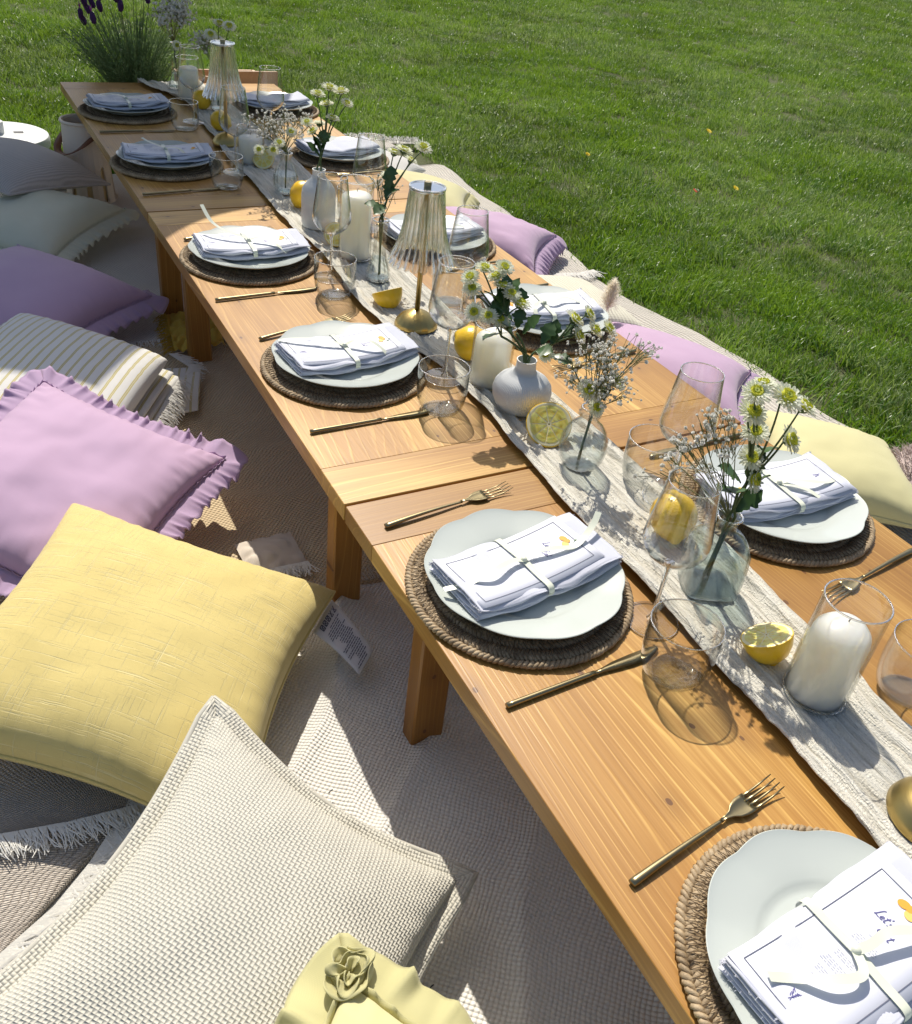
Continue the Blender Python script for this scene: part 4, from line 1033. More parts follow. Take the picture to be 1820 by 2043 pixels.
# ================================================================ CENTREPIECES
RZ = .0075      # height of the cloth under things standing on the runner
def candle(x, y, hw, hg, rw, rg, label, tilt=0., wax_top=0, z=RZ):
    t = thing('candle_in_glass', label, 'candle', (x, y, z), group='pillar candles in glass cylinders')
    k = .006 if not wax_top else .012
    w_prof = [(.001, .003), (rw, .003), (rw, hw*.5), (rw, hw-k*1.4), (rw-.002, hw-k*.7), (rw-.006, hw-k*.3), (rw*.5, hw+(.002 if not wax_top else .004)), (.001, hw+(.004 if not wax_top else .006))]
    def fn(r, z_, th, i): return r*(1+.006*math.sin(3*th)), z_+(.0012*math.sin(2*th+1) if i > 2 else 0)
    part('pillar_candle', MB().lathe(w_prof, 40, fn), M['wax'], t)
    part('wick', MB().tube([(0, 0, hw), (.0005, 0, hw+.007), (.003, 0, hw+.011)], .0009, 5), M['wick'], t)
    part('glass_cylinder', MB().lathe([(.001, .0005), (rg-.002, .0005), (rg, .003), (rg, hg), (rg-.0018, hg), (rg-.0018, .003), (.001, .0025)], 48), M['glass_candle'], t)
    for nm, z_ in (('rim', hg), ('base_edge', .002)):
        mb = MB(); mb.tube([(( rg-.0009)*math.cos(2*PI*i/48), (rg-.0009)*math.sin(2*PI*i/48), z_) for i in range(49)], .0012, 6, False); part(nm, mb, M['glass_thick'], t)
    return t
candle(.392, -.562, .112, .150, .034, .0385, 'ivory pillar candle in a clear glass cylinder, nearest of the candles', wax_top=1)
candle(.392, .262, .100, .118, .034, .0385, 'ivory pillar candle in short glass cylinder beside the squat ribbed vase', wax_top=1)
candle(.388, .905, .148, .178, .034, .0385, 'tall ivory pillar candle in glass beside the ribbed white bottle vase')
candle(.374, 1.665, .075, .10, .034, .0385, 'short ivory candle in glass behind the upright lemon half')
candle(.388, 2.43, .105, .135, .034, .0385, 'ivory pillar candle in glass at the far end, in front of the slim glass vase')
# lamps with fluted glass shades
def lamp(x, y, label, z=RZ):
    t = thing('table_lamp', label, 'lamp', (x, y, z), group='brass table lamps with fluted glass shades')
    def fl(r, z_, th, i): return r*(1+(.035 if 0 < i < 9 else 0)*abs(math.sin(6*th))**.7*(r/.044)), z_
    part('base', MB().lathe([(.001, .0), (.044, .0), (.045, .003), (.042, .010), (.034, .020), (.022, .028), (.010, .0325), (.006, .034), (.001, .034)], 72, lambda r, z_, th, i: (r*(1-.02*(r/.045)*(1-abs(math.cos(9*th)))), z_)), M['brass'], t)
    part('stem', MB().tube([(0, 0, .03), (0, 0, .276)], .0052, 12), M['brass'], t)
    n = 24
    def sf(r, z_, th, i):
        a = abs(math.sin(n/2*th)); k = min(1, max(0, (.272-z_)/.03)); g = (.2-z_)/.07; 
        return r*(1+.075*k*(a**1.3-.4)), z_-(.006*(a**.8) if z_ < .146 else 0)
    pr_ = [(.034, .276), (.0345, .27), (.0355, .255), (.037, .235), (.0395, .212), (.044, .188), (.050, .168), (.057, .152), (.0625, .1435), (.0645, .140)]
    inn = [(r-.0022, z_) for r, z_ in pr_[::-1]]
    part('shade', MB().lathe(pr_+inn, 288, sf, False), M['glass_fluted'], t)
    part('top_plate', MB().lathe([(.001, .2755), (.0345, .2755), (.0352, .2775), (.0345, .2795), (.001, .2795)], 48), M['chrome'], t)
    part('top_rim', MB().tube([(.0338*math.cos(2*PI*i/48), .0338*math.sin(2*PI*i/48), .2800) for i in range(49)], .0019, 8, False), M['glass_thick'], t)
    part('finial', MB().lathe([(.001, .279), (.0068, .279), (.0072, .281), (.0072, .2875), (.0062, .289), (.001, .289)], 20), M['flatware'], t)
    return t
lamp(.367, .524, 'brass table lamp with clear fluted glass shade on the middle table')
lamp(.360, 1.868, 'brass table lamp with clear fluted glass shade on the farthest table')
tl = thing('table_lamp', 'domed brushed brass lamp base cut off by the right edge of the picture', 'lamp', (.378, -.752, RZ), group='brass table lamps with fluted glass shades')
part('base', MB().lathe([(.001, .0), (.050, .0), (.051, .003), (.048, .011), (.040, .022), (.028, .031), (.015, .0365), (.006, .038), (.001, .038)], 72), M['brass'], tl)
part('stem', MB().tube([(0, 0, .033), (0, 0, .047)], .0058, 16), M['brass'], tl)
part('cap', MB().lathe([(.001, .046), (.0062, .046), (.0066, .048), (.0066, .053), (.005, .0545), (.001, .0545)], 20), M['brass'], tl)
# vases
def ribbed_vase(x, y, prof, n, label, z=RZ):
    t = thing('white_vase', label, 'vase', (x, y, z), group='ribbed matte white vases')
    zm = prof[-3][1]
    def fn(r, z_, th, i):
        k = 1 if 2 < i < len(prof)-6 else 0
        return r+.0007*k*math.sin(n*th+z_*60), z_
    part('body', MB().lathe(prof, n*6, fn, False), M['matte_white'], t); return t
sq = [(.001, .001), (.030, .001), (.036, .003), (.044, .012), (.0505, .026), (.0520, .038), (.0495, .050), (.042, .060), (.031, .067), (.0215, .0715), (.0185, .076), (.0175, .083), (.0172, .095), (.0178, .0965), (.0160, .0965), (.0155, .085), (.0155, .06)]
V1 = ribbed_vase(.398, .160, sq, 92, 'squat round ribbed white vase full of daisies beside the lemon half')
bt = [(.001, .001), (.034, .001), (.0385, .003), (.041, .012), (.0415, .03), (.0415, .06), (.0415, .078), (.0395, .092), (.033, .104), (.024, .113), (.0175, .120), (.0155, .127), (.0155, .138), (.0162, .1395), (.0142, .1395), (.0138, .125), (.0138, .10)]
V2 = ribbed_vase(.377, 1.118, bt, 84, 'tall ribbed white bottle vase of daisies between lemon and wine glass')
def glass_vase(x, y, prof, wl, label, fn=None, n=48, mat='glass', sq_=0, z=RZ):
    """prof outer profile base to lip; wl water level"""
    t = thing('bud_vase', label, 'vase', (x, y, z), group='small glass bud vases')
    def shp(r, z_, th, i):
        if sq_:
            k = max(0, min(1, (prof_top-z_)/.02)); p = 5.5; c, s_ = abs(math.cos(th+.5)), abs(math.sin(th+.5)); q = 1/(c**p+s_**p)**(1/p); return r*(1+(q*.93-1)*k), z_
        return fn(r, z_, th, i) if fn else (r, z_)
    prof_top = .088 if sq_ else 0
    inn = [(max(.001, r-.0022), z_+(.004 if i == 0 else .001)) for i, (r, z_) in enumerate(prof)][::-1]
    part('body', MB().lathe([(.001, prof[0][1])]+prof+inn[0:-1]+[(prof[0][0]-.004, .006), (.001, .006)], n, shp, False), M[mat], t)
    wp = [(.001, .0062), (prof[0][0]-.003, .0062)]+[(r-.0026, z_) for r, z_ in prof[1:] if .007 < z_ < wl]
    f_ = [p for p in prof if p[1] >= wl][0]; wp += [(f_[0]-.0026 if len(wp) < 3 else wp[-1][0], wl), (.001, wl)]
    part('water', MB().lathe(wp, n, shp, False), M['water'], t)
    rl, zl = prof[-1]
    mb = MB(); mb.tube([((rl-.001)*math.cos(2*PI*i/40), (rl-.001)*math.sin(2*PI*i/40), zl) for i in range(41)], .0016, 6, False); part('lip', mb, M['glass_thick'], t)
    mb = MB().lathe([(.001, .0005), (prof[0][0], .0005), (prof[0][0]+.001, .003), (prof[0][0]-.004, .0055), (.001, .0058)], n, shp, True); part('base', mb, M['glass_thick'], t)
    return t
GV1 = glass_vase(.398, -.033, [(.022, .001), (.030, .006), (.0365, .018), (.039, .034), (.0375, .052), (.032, .068), (.023, .080), (.0155, .087), (.0150, .093), (.0185, .096), (.0185, .1), (.0155, .103), (.0155, .108)], .040, 'round glass bud vase of baby\'s breath on the runner beside the lemon half')
GV2 = glass_vase(.398, -.352, [(.036, .001), (.040, .004), (.041, .02), (.041, .05), (.0405, .072), (.036, .082), (.026, .091), (.0165, .097), (.0135, .101), (.013, .114), (.0165, .117), (.0175, .120)], .045, 'square-shouldered glass bottle vase with daisies, nearest of the vases', mat='glass_green', sq_=1, n=96)
GV3 = glass_vase(.388, .768, [(.024, .001), (.0265, .006), (.0265, .014), (.0225, .030), (.0165, .048), (.0135, .066), (.0130, .085), (.0135, .105), (.0165, .125), (.0185, .134)], .05, 'slim fluted glass trumpet vase of daisies beside the lamp shade', fn=lambda r, z_, th, i: (r*(1+.045*math.sin(12*th)), z_), n=144)
GV4 = glass_vase(.384, 1.385, [(.020, .001), (.027, .006), (.033, .020), (.034, .036), (.030, .054), (.021, .072), (.0145, .083), (.0135, .090), (.0175, .098), (.0180, .104)], .05, 'round fluted glass bud vase holding baby\'s breath on the farthest table', fn=lambda r, z_, th, i: (r*(1+.03*math.sin(14*th)), z_), n=140)
GV5 = glass_vase(.384, 2.60, [(.026, .001), (.028, .006), (.024, .02), (.016, .042), (.0115, .07), (.0105, .10), (.0115, .135), (.0125, .15)], .05, 'slim cone-shaped glass vase of baby\'s breath at the far end of the runner')
GV6 = glass_vase(.452, 2.28, [(.024, .001), (.03, .008), (.034, .025), (.03, .05), (.02, .07), (.013, .082), (.0125, .1), (.016, .108)], .05, 'glass bud vase with three daisies half hidden behind the farthest lamp')
# lemons
def lemon_prof(k=1.): return [(a*1.09, b*.88) for a, b in [(.0005, -.0435), (.0035, -.0432), (.0055, -.041), (.0085, -.0375), (.0150, -.0325), (.0225, -.0235), (.0275, -.011), (.0290, .0), (.0278, .012), (.0235, .0235), (.0160, .0315), (.0095, .0352), (.0078, .0375), (.0065, .0395), (.003, .0412), (.0005, .0415)]]
def whole_lemon(loc, rot, label, sc_=1.):
    t = thing('lemon', label, 'lemon', loc, rot, 'whole lemons on the runner')
    o = part('rind', MB().lathe(lemon_prof(), 40, lambda r, z_, th, i: (r*(1+.008*math.sin(2*th+i*.2)+.003*math.sin(7*th+i)), z_)), M['lemon_skin'], t); t.scale = (sc_,)*3
    part('stem_scar', MB().lathe([(.001, .0358), (.0026, .0358), (.0026, .0373), (.001, .0376)], 8), M['stem'], t)
    return t
whole_lemon((.397, 2.30, .036), (1.2, .2, .3), 'whole shaded lemon in front of the farthest candle', 1.02)
whole_lemon((.385, 2.02, .036), (1.35, .1, -2.4), 'whole lemon partly hidden behind the stem of the farthest lamp')
whole_lemon((.388, 1.265, .040), (.35, .3, .5), 'whole lemon between the fluted bud vase and ribbed bottle vase', 1.05)
whole_lemon((.408, .362, .037), (1.25, .1, -2.55), 'whole lemon with its tip towards the viewer, behind the short candle', 1.08)
whole_lemon((.425, -.235, .038), (.8, .2, 2.6), 'whole lemon seen through the bowl of the nearest wine glass', 1.1)
seg_me = None
def half_lemon(loc, rot, label, sc_=1.):
    """cut face at local z=0 looking up +z, rind below with the nipple at the bottom"""
    global seg_me
    t = thing('lemon_half', label, 'lemon half', loc, rot, 'cut lemon halves on the runner'); t.scale = (sc_,)*3
    part('rind', MB().lathe([(.0005, -.0405), (.0045, -.040), (.0065, -.0375), (.0078, -.034), (.013, -.031), (.0205, -.0245), (.0262, -.0135), (.0286, -.003), (.0288, 0), (.0276, .0003)], 40, lambda r, z_, th, i: (r*(1+.015*math.sin(3*th)), z_), False), M['lemon_skin'], t)
    part('pith', MB().lathe([(.0277, .0003), (.0262, .0006), (.0250, .0003), (.001, .0003)], 40, lambda r, z_, th, i: (r*(1+.015*math.sin(3*th)), z_), False), M['pith'], t)
    if seg_me is None:
        mb = MB(); P = []; a = PI/9-.014
        P.append((.0022, 0)); 
        for i in range(7): q = -a+2*a*i/6; P.append((.0243*math.cos(q)*(1-.03*(abs(q)/a)**4), .0243*math.sin(q)))
        cx = sum(p[0] for p in P)/8
        top = [(x*.97+.0006, y*.95, .0006) for x, y in P]; bot = [(x, y, -.0006) for x, y in P]
        mb.add(bot+top+[(.016, 0, .0008)], [(i, (i+1) % 8, 8+(i+1) % 8, 8+i) for i in range(8)]+[(8+i, 8+(i+1) % 8, 16) for i in range(8)])
        seg_me = mb.mesh('segment', M['flesh'], False)
    for k in range(9): part('segment', seg_me, None, t, (0, 0, 0), (0, 0, 2*PI*k/9))
    return t
half_lemon((.396, 1.620, .035), (1.22, 0, -.42), 'lemon half standing upright, its cut face towards the viewer on the farthest table', 1.12)
half_lemon((.372, .985, .034), (1.0, 0, -.35), 'lemon half below the ribbed bottle vase, seen through the wine glass')
half_lemon((.352, .640, .036), (-.50, .05, .3), 'lemon half with cut face up beside the brass lamp base', 1.15)
half_lemon((.390, .055, .036), (.80, -.05, -.45), 'lemon half tilted face up between squat white vase and glass bud vase', 1.36)
half_lemon((.377, -.482, .037), (-.50, .06, .5), 'lemon half resting tip down beside the nearest candle', 1.12)
# ================================================================ FLOWERS
def petal_ring(mb, n, r0, r1, wd, lift, z0, seed, cup=.0):
    rr = random.Random(seed)
    for i in range(n):
        a = 2*PI*i/n+rr.uniform(-.06, .06); L_ = r1*rr.uniform(.92, 1.05); c, s_ = math.cos(a), math.sin(a); lz = lift*rr.uniform(.6, 1.4)
        P = []
        for f, w_ in ((0, .45), (.45, 1.), (.85, .85), (1., .25)):
            q = r0+(L_-r0)*f; z_ = z0+lz*math.sin(f*1.5)-cup*f*f
            P += [(q*c-s_*wd*w_/2, q*s_+c*wd*w_/2, z_+.0003), (q*c+s_*wd*w_/2, q*s_-c*wd*w_/2, z_+.0003)]
            P.insert(len(P)-1, (q*c, q*s_, z_-.0006))
        mb.add(P, [(3*k, 3*k+1, 3*k+4, 3*k+3) for k in range(3)]+[(3*k+1, 3*k+2, 3*k+5, 3*k+4) for k in range(3)])
def head_meshes(seed):
    mb = MB(); petal_ring(mb, 22, .0035, .0200, .0046, .0030, 0., seed); petal_ring(mb, 18, .0035, .0172, .0042, .0056, .0012, seed+1); petal_ring(mb, 14, .003, .0130, .0036, .0066, .002, seed+2)
    pet = mb.mesh('petals', M['petal'], False)
    mb = MB(); mb.lathe([(.001, .0068), (.004, .0076), (.0075, .0082), (.0080, .0062), (.0084, .0032), (.0075, .0005)], 20, None, False); rr = random.Random(seed)
    for i in range(110):
        r = .0082*math.sqrt(rr.uniform(.16, 1)); a = i*2.39996; z_ = .0085-14*(r-.006)**2*1.5; c, s_ = r*math.cos(a), r*math.sin(a); h = .0012
        mb.add([(c-.0006, s_-.0006, z_-.001), (c+.0006, s_-.0006, z_-.001), (c, s_+.0007, z_-.001), (c*1.04, s_*1.04, z_+h)], [(0, 1, 3), (1, 2, 3), (2, 0, 3)])
    flo = mb.mesh('florets', M['floret'], False)
    cen_ = MB().lathe([(.001, .0078), (.0025, .0084), (.0040, .0082), (.0042, .006)], 10, None, False).mesh('centre', M['floret_c'])
    cal = MB().lathe([(.0015, -.0075), (.0048, -.0055), (.0078, -.0025), (.0085, .0006), (.006, .0008)], 14, None, False).mesh('calyx', M['leaf'])
    return pet, flo, cen_, cal
HM = [head_meshes(20), head_meshes(40), head_meshes(60)]
def leaf_mesh(seed, L_=.045):
    rr = random.Random(seed); mb = MB(); n = 14; pts_ = []
    for i in range(n+1):
        f = i/n; w_ = .012*math.sin(PI*min(1, f*1.02))**.7*(1+.42*abs(math.sin(f*PI*4.5))-.2)*(1.1 if f > .45 else .75); x = L_*f; z_ = .006*math.sin(f*2.6)
        pts_ += [(x, -w_, z_+.002), (x, 0, z_), (x, w_, z_+.002)]
    mb.add(pts_, [(3*i+k, 3*i+k+1, 3*i+k+4, 3*i+k+3) for i in range(n) for k in (0, 1)]); return mb.mesh('leaf', M['leaf'], True)
LM = [leaf_mesh(1), leaf_mesh(2, .035), leaf_mesh(3, .028)]
def spray(name, label, base, neck, heads, joins, leaves, seed=0, hr=.020, face=None):
    """heads: (x, y, z[, R]); joins: branching points; leaves: (x, y, z, yaw, pitch, kind)"""
    t = thing(name, label, 'flowers', (0, 0, 0)); rr = random.Random(seed); mb = MB(); nk = Vector(neck); bs = Vector(base)
    for j, J in enumerate(joins):
        J = Vector(J); mb.tube(bez(bs+Vector((rr.uniform(-.008, .008), rr.uniform(-.008, .008), 0)), bs.lerp(nk, .6), nk+Vector((rr.uniform(-.005, .005), rr.uniform(-.005, .005), 0)), 6)+bez(nk, nk.lerp(J, .5)+Vector((0, 0, .008)), J, 5)[1:], .0021, 6)
    hd = []
    for h in heads:
        p = Vector(h[:3]); r_ = h[3] if len(h) > 3 else hr
        J = min((Vector(j) for j in joins), key=lambda j: (j-p).length+max(0, j.z-p.z+.02)*3); m = J.lerp(p, .5)+Vector((rr.uniform(-.006, .006), rr.uniform(-.006, .006), .008))
        d = ((p-m).normalized()*.55+Vector((.05, -.32, .75))+Vector((rr.gauss(0, .22), rr.gauss(0, .22), 0))); d = d.normalized()
        if len(h) > 4: d = Vector(h[4]).normalized()
        q = p-d*.007*r_/.02; mb.tube(bez(J, m, q, 7), [.0017-.0005*i/7 for i in range(8)], 6); hd.append((p, d, r_))
    part('stalks', mb, M['stem'], t)
    for p, d, r_ in hd:
        pm, fm, cm, km = HM[rr.randrange(3)]; s_ = r_/.020; rot = d.to_track_quat('Z', 'Y').to_euler()
        h = part('petals', pm, None, t, p, rot); h.scale = (s_,)*3; h.rotation_mode = 'XYZ'
        for nm, me in (('florets', fm), ('centre', cm), ('calyx', km)): part(nm, me, None, h)
    for (x, y, z_, yaw, pit, k) in leaves:
        o = part('leaf', LM[k], None, t, (x, y, z_), (rr.uniform(-.5, .5), -pit, yaw))
    return t
Hh = [(.302, .220, .235), (.303, .213, .218), (.324, .217, .25), (.359, .213, .25), (.347, .214, .235), (.352, .199, .225), (.363, .186, .215), (.376, .177, .2, .021), (.303, .197, .185), (.324, .185, .18), (.348, .187, .17), (.479, .157, .17, .021), (.503, .151, .18), (.505, .128, .16), (.526, .119, .165), (.478, .135, .15), (.432, .153, .115)]
Hh = [h if len(h) > 3 else (*h, .0175) for h in Hh]
spray('daisy_spray', 'big bunch of white daisies with yellow-green centres in the squat ribbed vase', (.398, .160, .03), (.398, .160, .108), Hh,
      [(.376, .172, .150), (.352, .188, .165), (.350, .178, .145), (.445, .150, .135)],
      [(.368, .18, .17, 2.4, .5, 0), (.36, .185, .18, 1.9, .9, 0), (.352, .19, .19, 2.8, .6, 0), (.345, .185, .175, 1.6, .9, 1), (.35, .175, .15, 3.4, -.1, 0), (.375, .17, .16, .6, 1.1, 1), (.385, .165, .15, -.4, .9, 0), (.42, .155, .13, .5, .8, 0), (.44, .15, .13, .9, 1., 0), (.41, .155, .12, -1.1, .2, 1), (.435, .15, .11, -.9, -.1, 0), (.38, .18, .19, 1.1, 1., 1), (.37, .175, .14, 2.2, .8, 0), (.46, .148, .14, .2, .4, 1), (.355, .195, .2, 1.2, 1.1, 0), (.365, .18, .155, -2.3, .4, 1), (.36, .19, .20, .4, .8, 0)], 3)
spray('daisy_spray', 'tall white daisies with yellow centres in the square-shouldered glass bottle, nearest the viewer', (.40, -.345, .015), (.399, -.352, .128),
      [(.358, -.359, .32), (.374, -.352, .325, .017), (.394, -.372, .315, .0225, (.1, -.45, .85)), (.426, -.377, .30), (.367, -.354, .29, .0215, (.02, -.5, .85)), (.384, -.355, .26, .019), (.394, -.353, .22, .019), (.430, -.371, .25, .0195, (.3, -.6, .6)), (.405, -.359, .19, .020, (.3, -.7, .35))],
      [(.395, -.353, .165), (.403, -.356, .185), (.40, -.358, .175)],
      [(.399, -.354, .19, .3, .5, 1), (.395, -.352, .18, 2.7, .5, 0), (.392, -.350, .165, 3.3, .3, 0), (.402, -.356, .2, .9, .9, 1), (.40, -.354, .215, -.4, .5, 1), (.401, -.355, .135, -.2, .8, 0), (.403, -.356, .16, -.6, .9, 0), (.398, -.352, .17, -2.6, .2, 1)], 5, .019)
spray('daisy_spray', 'five white daisies on long stems in the slim trumpet vase by the lamp', (.39, .768, .02), (.389, .768, .142),
      [(.424, .80, .27, .018), (.445, .797, .275, .021), (.479, .777, .285, .021), (.470, .812, .25, .016), (.416, .808, .22, .018)],
      [(.40, .775, .175), (.408, .78, .19)],
      [(.395, .77, .165, 2.9, .1, 0), (.398, .772, .17, -2.6, -.3, 0), (.40, .775, .18, .8, .9, 0), (.405, .778, .2, 1.1, 1.2, 0), (.41, .78, .215, 1.3, 1.2, 1), (.40, .77, .185, -.7, .6, 1)], 7)
spray('daisy_spray', 'white daisies and buds on dark stems in the tall ribbed bottle vase', (.377, 1.118, .06), (.377, 1.118, .150),
      [(.378, 1.138, .31, .019), (.414, 1.156, .32, .020), (.448, 1.166, .31, .020), (.407, 1.153, .285, .018), (.452, 1.139, .29, .016), (.41, 1.122, .26, .018), (.39, 1.155, .24, .017), (.366, 1.131, .23, .017), (.35, 1.13, .25, .016)],
      [(.384, 1.124, .19), (.395, 1.13, .20)],
      [(.378, 1.12, .175, 2.8, .7, 0), (.38, 1.122, .185, 2.6, 1.0, 0), (.384, 1.124, .18, 2.2, .9, 0), (.386, 1.124, .19, .2, .9, 0), (.39, 1.128, .2, 1.0, 1.2, 1)], 9)
spray('daisy_spray', 'few small daisies among baby\'s breath in the fluted bud vase', (.384, 1.385, .02), (.384, 1.385, .114),
      [(.35, 1.335, .15, .016), (.335, 1.34, .13, .017), (.29, 1.315, .14, .015), (.392, 1.365, .168, .016)], [(.378, 1.378, .125)], [(.375, 1.37, .13, 3.6, .4, 1)], 11)
spray('daisy_spray', 'three white daisies rising behind the farthest lamp shade', (.452, 2.28, .02), (.452, 2.28, .118),
      [(.447, 2.216, .28, .024), (.467, 2.174, .28, .024), (.413, 2.204, .25, .023), (.432, 2.24, .235, .018)], [(.45, 2.26, .16)], [(.45, 2.26, .16, 2.5, .7, 0), (.452, 2.25, .17, -1.8, .6, 1)], 13)
spray('daisy_spray', 'single small daisy low in the slim cone vase at the far end', (.384, 2.60, .02), (.384, 2.60, .16), [(.372, 2.50, .165, .018)], [(.382, 2.585, .165)], [], 15)
spray('daisy_spray', 'two pale daisies low among the baby\'s breath in the round bud vase', (.398, -.033, .015), (.398, -.033, .112), [(.372, -.045, .155, .021, (0, -.6, .8)), (.388, -.052, .128, .017, (.1, -.8, .5)), (.418, -.05, .165, .018, (.3, -.4, .8))], [(.395, -.037, .122)], [(.395, -.036, .12, 1.2, 1., 1), (.4, -.04, .125, -.6, .9, 1)], 17)
def gyps(label, base, neck, tips, seed, n=9, rb=.0032, spread=.017, extra=0):
    t = thing('babys_breath', label, 'flowers'); rr = random.Random(seed); tw = MB(); bl = MB(); nk = Vector(neck); cen_ = nk+Vector((0, 0, .03))
    def blossom(p, r):
        for k in range(5):
            a = Vector((rr.gauss(0, 1), rr.gauss(0, 1), rr.gauss(0, 1))).normalized(); b = a.orthogonal().normalized(); c = a.cross(b)
            bl.add([p+(b*math.cos(q)+c*math.sin(q))*r*rr.uniform(.75, 1.1)+a*r*.35*math.sin(2*q+k) for q in [2*PI*i/6 for i in range(6)]], [tuple(range(6))])
    allt = [Vector(q) for q in tips]
    for _ in range(extra):
        a, b = rr.choice(allt), rr.choice(allt); allt.append(a.lerp(b, .5)+Vector((rr.gauss(0, .012), rr.gauss(0, .012), rr.gauss(0, .01))))
    for i, p in enumerate(allt):
        m = nk.lerp(p, .45)+Vector((rr.gauss(0, .006), rr.gauss(0, .006), .006)); tw.tube(bez(Vector(base), nk, nk, 3)+bez(nk, m, p, 5)[1:], .0008, 4, False)
        for k in range(n):
            q = p+Vector((rr.gauss(0, 1), rr.gauss(0, 1), rr.gauss(.1, .8)))*spread*.75; s_ = nk.lerp(p, rr.uniform(.62, .95)); mm = s_.lerp(q, .5)+Vector((0, 0, .004))
            tw.tube([s_, mm, q], .00042, 3, False)
            blossom(q, rb*rr.uniform(.5, 1.15))
            if rr.random() < .5: q2 = q+Vector((rr.gauss(0, .006), rr.gauss(0, .006), rr.gauss(0, .005))); tw.tube([mm, q2], .00035, 3, False); blossom(q2, rb*rr.uniform(.4, .9))
    part('twigs', tw, M['twig'], t, smooth=False); part('blossoms', bl, M['blossom'], t, smooth=False, kind='stuff'); return t
gyps('cloud of white baby\'s breath in the round glass bud vase', (.398, -.033, .015), (.398, -.033, .112), [(.345, -.03, .195), (.375, -.014, .22), (.413, -.012, .22), (.417, -.028, .2), (.421, -.054, .23), (.413, -.1, .25), (.43, -.09, .235), (.375, -.082, .19), (.393, -.1, .17), (.40, -.08, .19), (.385, -.07, .16), (.345, -.03, .17), (.388, -.053, .18), (.40, -.02, .205)], 3, 11, .0031, .016, 12)
gyps('sparse white baby\'s breath beside the tall daisies in the glass bottle', (.398, -.352, .015), (.396, -.352, .125), [(.316, -.322, .25), (.337, -.323, .27), (.356, -.334, .27), (.331, -.315, .26), (.353, -.345, .28), (.318, -.296, .2), (.308, -.296, .18), (.345, -.347, .24), (.313, -.32, .235), (.355, -.318, .2), (.372, -.335, .19)], 5, 8, .0034, .015, 2)
gyps('spreading white baby\'s breath in the fluted bud vase on the farthest table', (.384, 1.385, .02), (.384, 1.385, .112), [(.335, 1.45, .18), (.317, 1.40, .16), (.43, 1.44, .185), (.42, 1.38, .19), (.354, 1.42, .19), (.385, 1.40, .195), (.455, 1.38, .185), (.319, 1.36, .16), (.45, 1.42, .19), (.36, 1.37, .17), (.41, 1.36, .165), (.30, 1.40, .19)], 7, 10, .0036, .020, 9)
gyps('dry baby\'s breath twigs beside the daisies in the slim trumpet vase', (.39, .768, .02), (.389, .768, .14), [(.394, .808, .2), (.408, .814, .19), (.43, .80, .19), (.400, .80, .16), (.39, .805, .215)], 9, 9, .0026, .013)
gyps('tall white baby\'s breath in the slim cone vase at the far end', (.384, 2.60, .02), (.384, 2.60, .158), [(.31, 2.48, .27), (.33, 2.44, .29), (.366, 2.45, .28), (.385, 2.42, .26), (.34, 2.42, .25), (.32, 2.43, .26), (.30, 2.40, .24), (.33, 2.38, .28), (.40, 2.47, .27), (.36, 2.50, .30), (.39, 2.44, .31), (.35, 2.47, .32)], 11, 12, .0050, .022, 10)
gyps('white baby\'s breath behind the farthest lamp shade', (.452, 2.28, .02), (.452, 2.28, .116), [(.427, 2.37, .22), (.459, 2.39, .21), (.44, 2.42, .19), (.479, 2.40, .19), (.41, 2.34, .2)], 13, 11, .0045, .022, 5)
# ================================================================ BEYOND THE TABLE
pb = thing('parasol', 'white garden parasol on a round white base plate at the left edge', 'parasol', (-.215, 3.12, G0))
part('base_plate', MB().lathe([(.001, 0), (.185, 0), (.192, .006), (.194, .04), (.190, .052), (.182, .056), (.045, .058), (.001, .058)], 96), M['white_metal'], pb, angle=40)
part('socket', MB().lathe([(.024, .055), (.030, .057), (.030, .10), (.026, .103), (.0215, .103), (.0215, .06)], 32), M['white_metal'], pb)
part('slot', MB().box(.062, -.012, .0575, .098, .012, .0590), M['black'], pb, smooth=False)
part('pole', MB().tube([(0, 0, .05), (0, 0, 2.12)], .019, 20), M['white_metal'], pb)
def canf(u, v):
    th = 2*PI*u+.22; seg = (u*8) % 1; sag = math.sin(PI*seg); r = 1.24*v*(1-.17*sag*v); z_ = 2.10-.36*v**1.35-.035*sag*v*v
    return (r*math.cos(th), r*math.sin(th), z_)
o = part('canopy', MB().grid(canf, 128, 20, lambda u, v: (u*6, v)), M['canopy'], pb); solid(o, .002)
for k in range(8):
    th = 2*PI*k/8+.22; part('rib', MB().tube([(1.23*v*math.cos(th), 1.23*v*math.sin(th), 2.092-.36*v**1.35-.006) for v in [i/8 for i in range(9)]], .005, 6), M['white_metal'], pb)
part('finial', MB().lathe([(.001, 2.16), (.012, 2.15), (.018, 2.125), (.012, 2.10), (.001, 2.10)], 16), M['white_metal'], pb)
ln = thing('lantern', 'pale wooden bucket lantern with brown leather handle standing behind the taupe cushion', 'lantern', (.014, 2.385, G0+.010), (0, 0, .35))
def lf(u, v, r0=.082, r1=.066, h=.27, th=0.):
    a = 2*PI*u; r = r0+(r1-r0)*v; return (r*math.cos(a), r*math.sin(a), h*v)
N_ = 9; mb = MB(); zc = [0, .018, .030, .125, .137, .27]
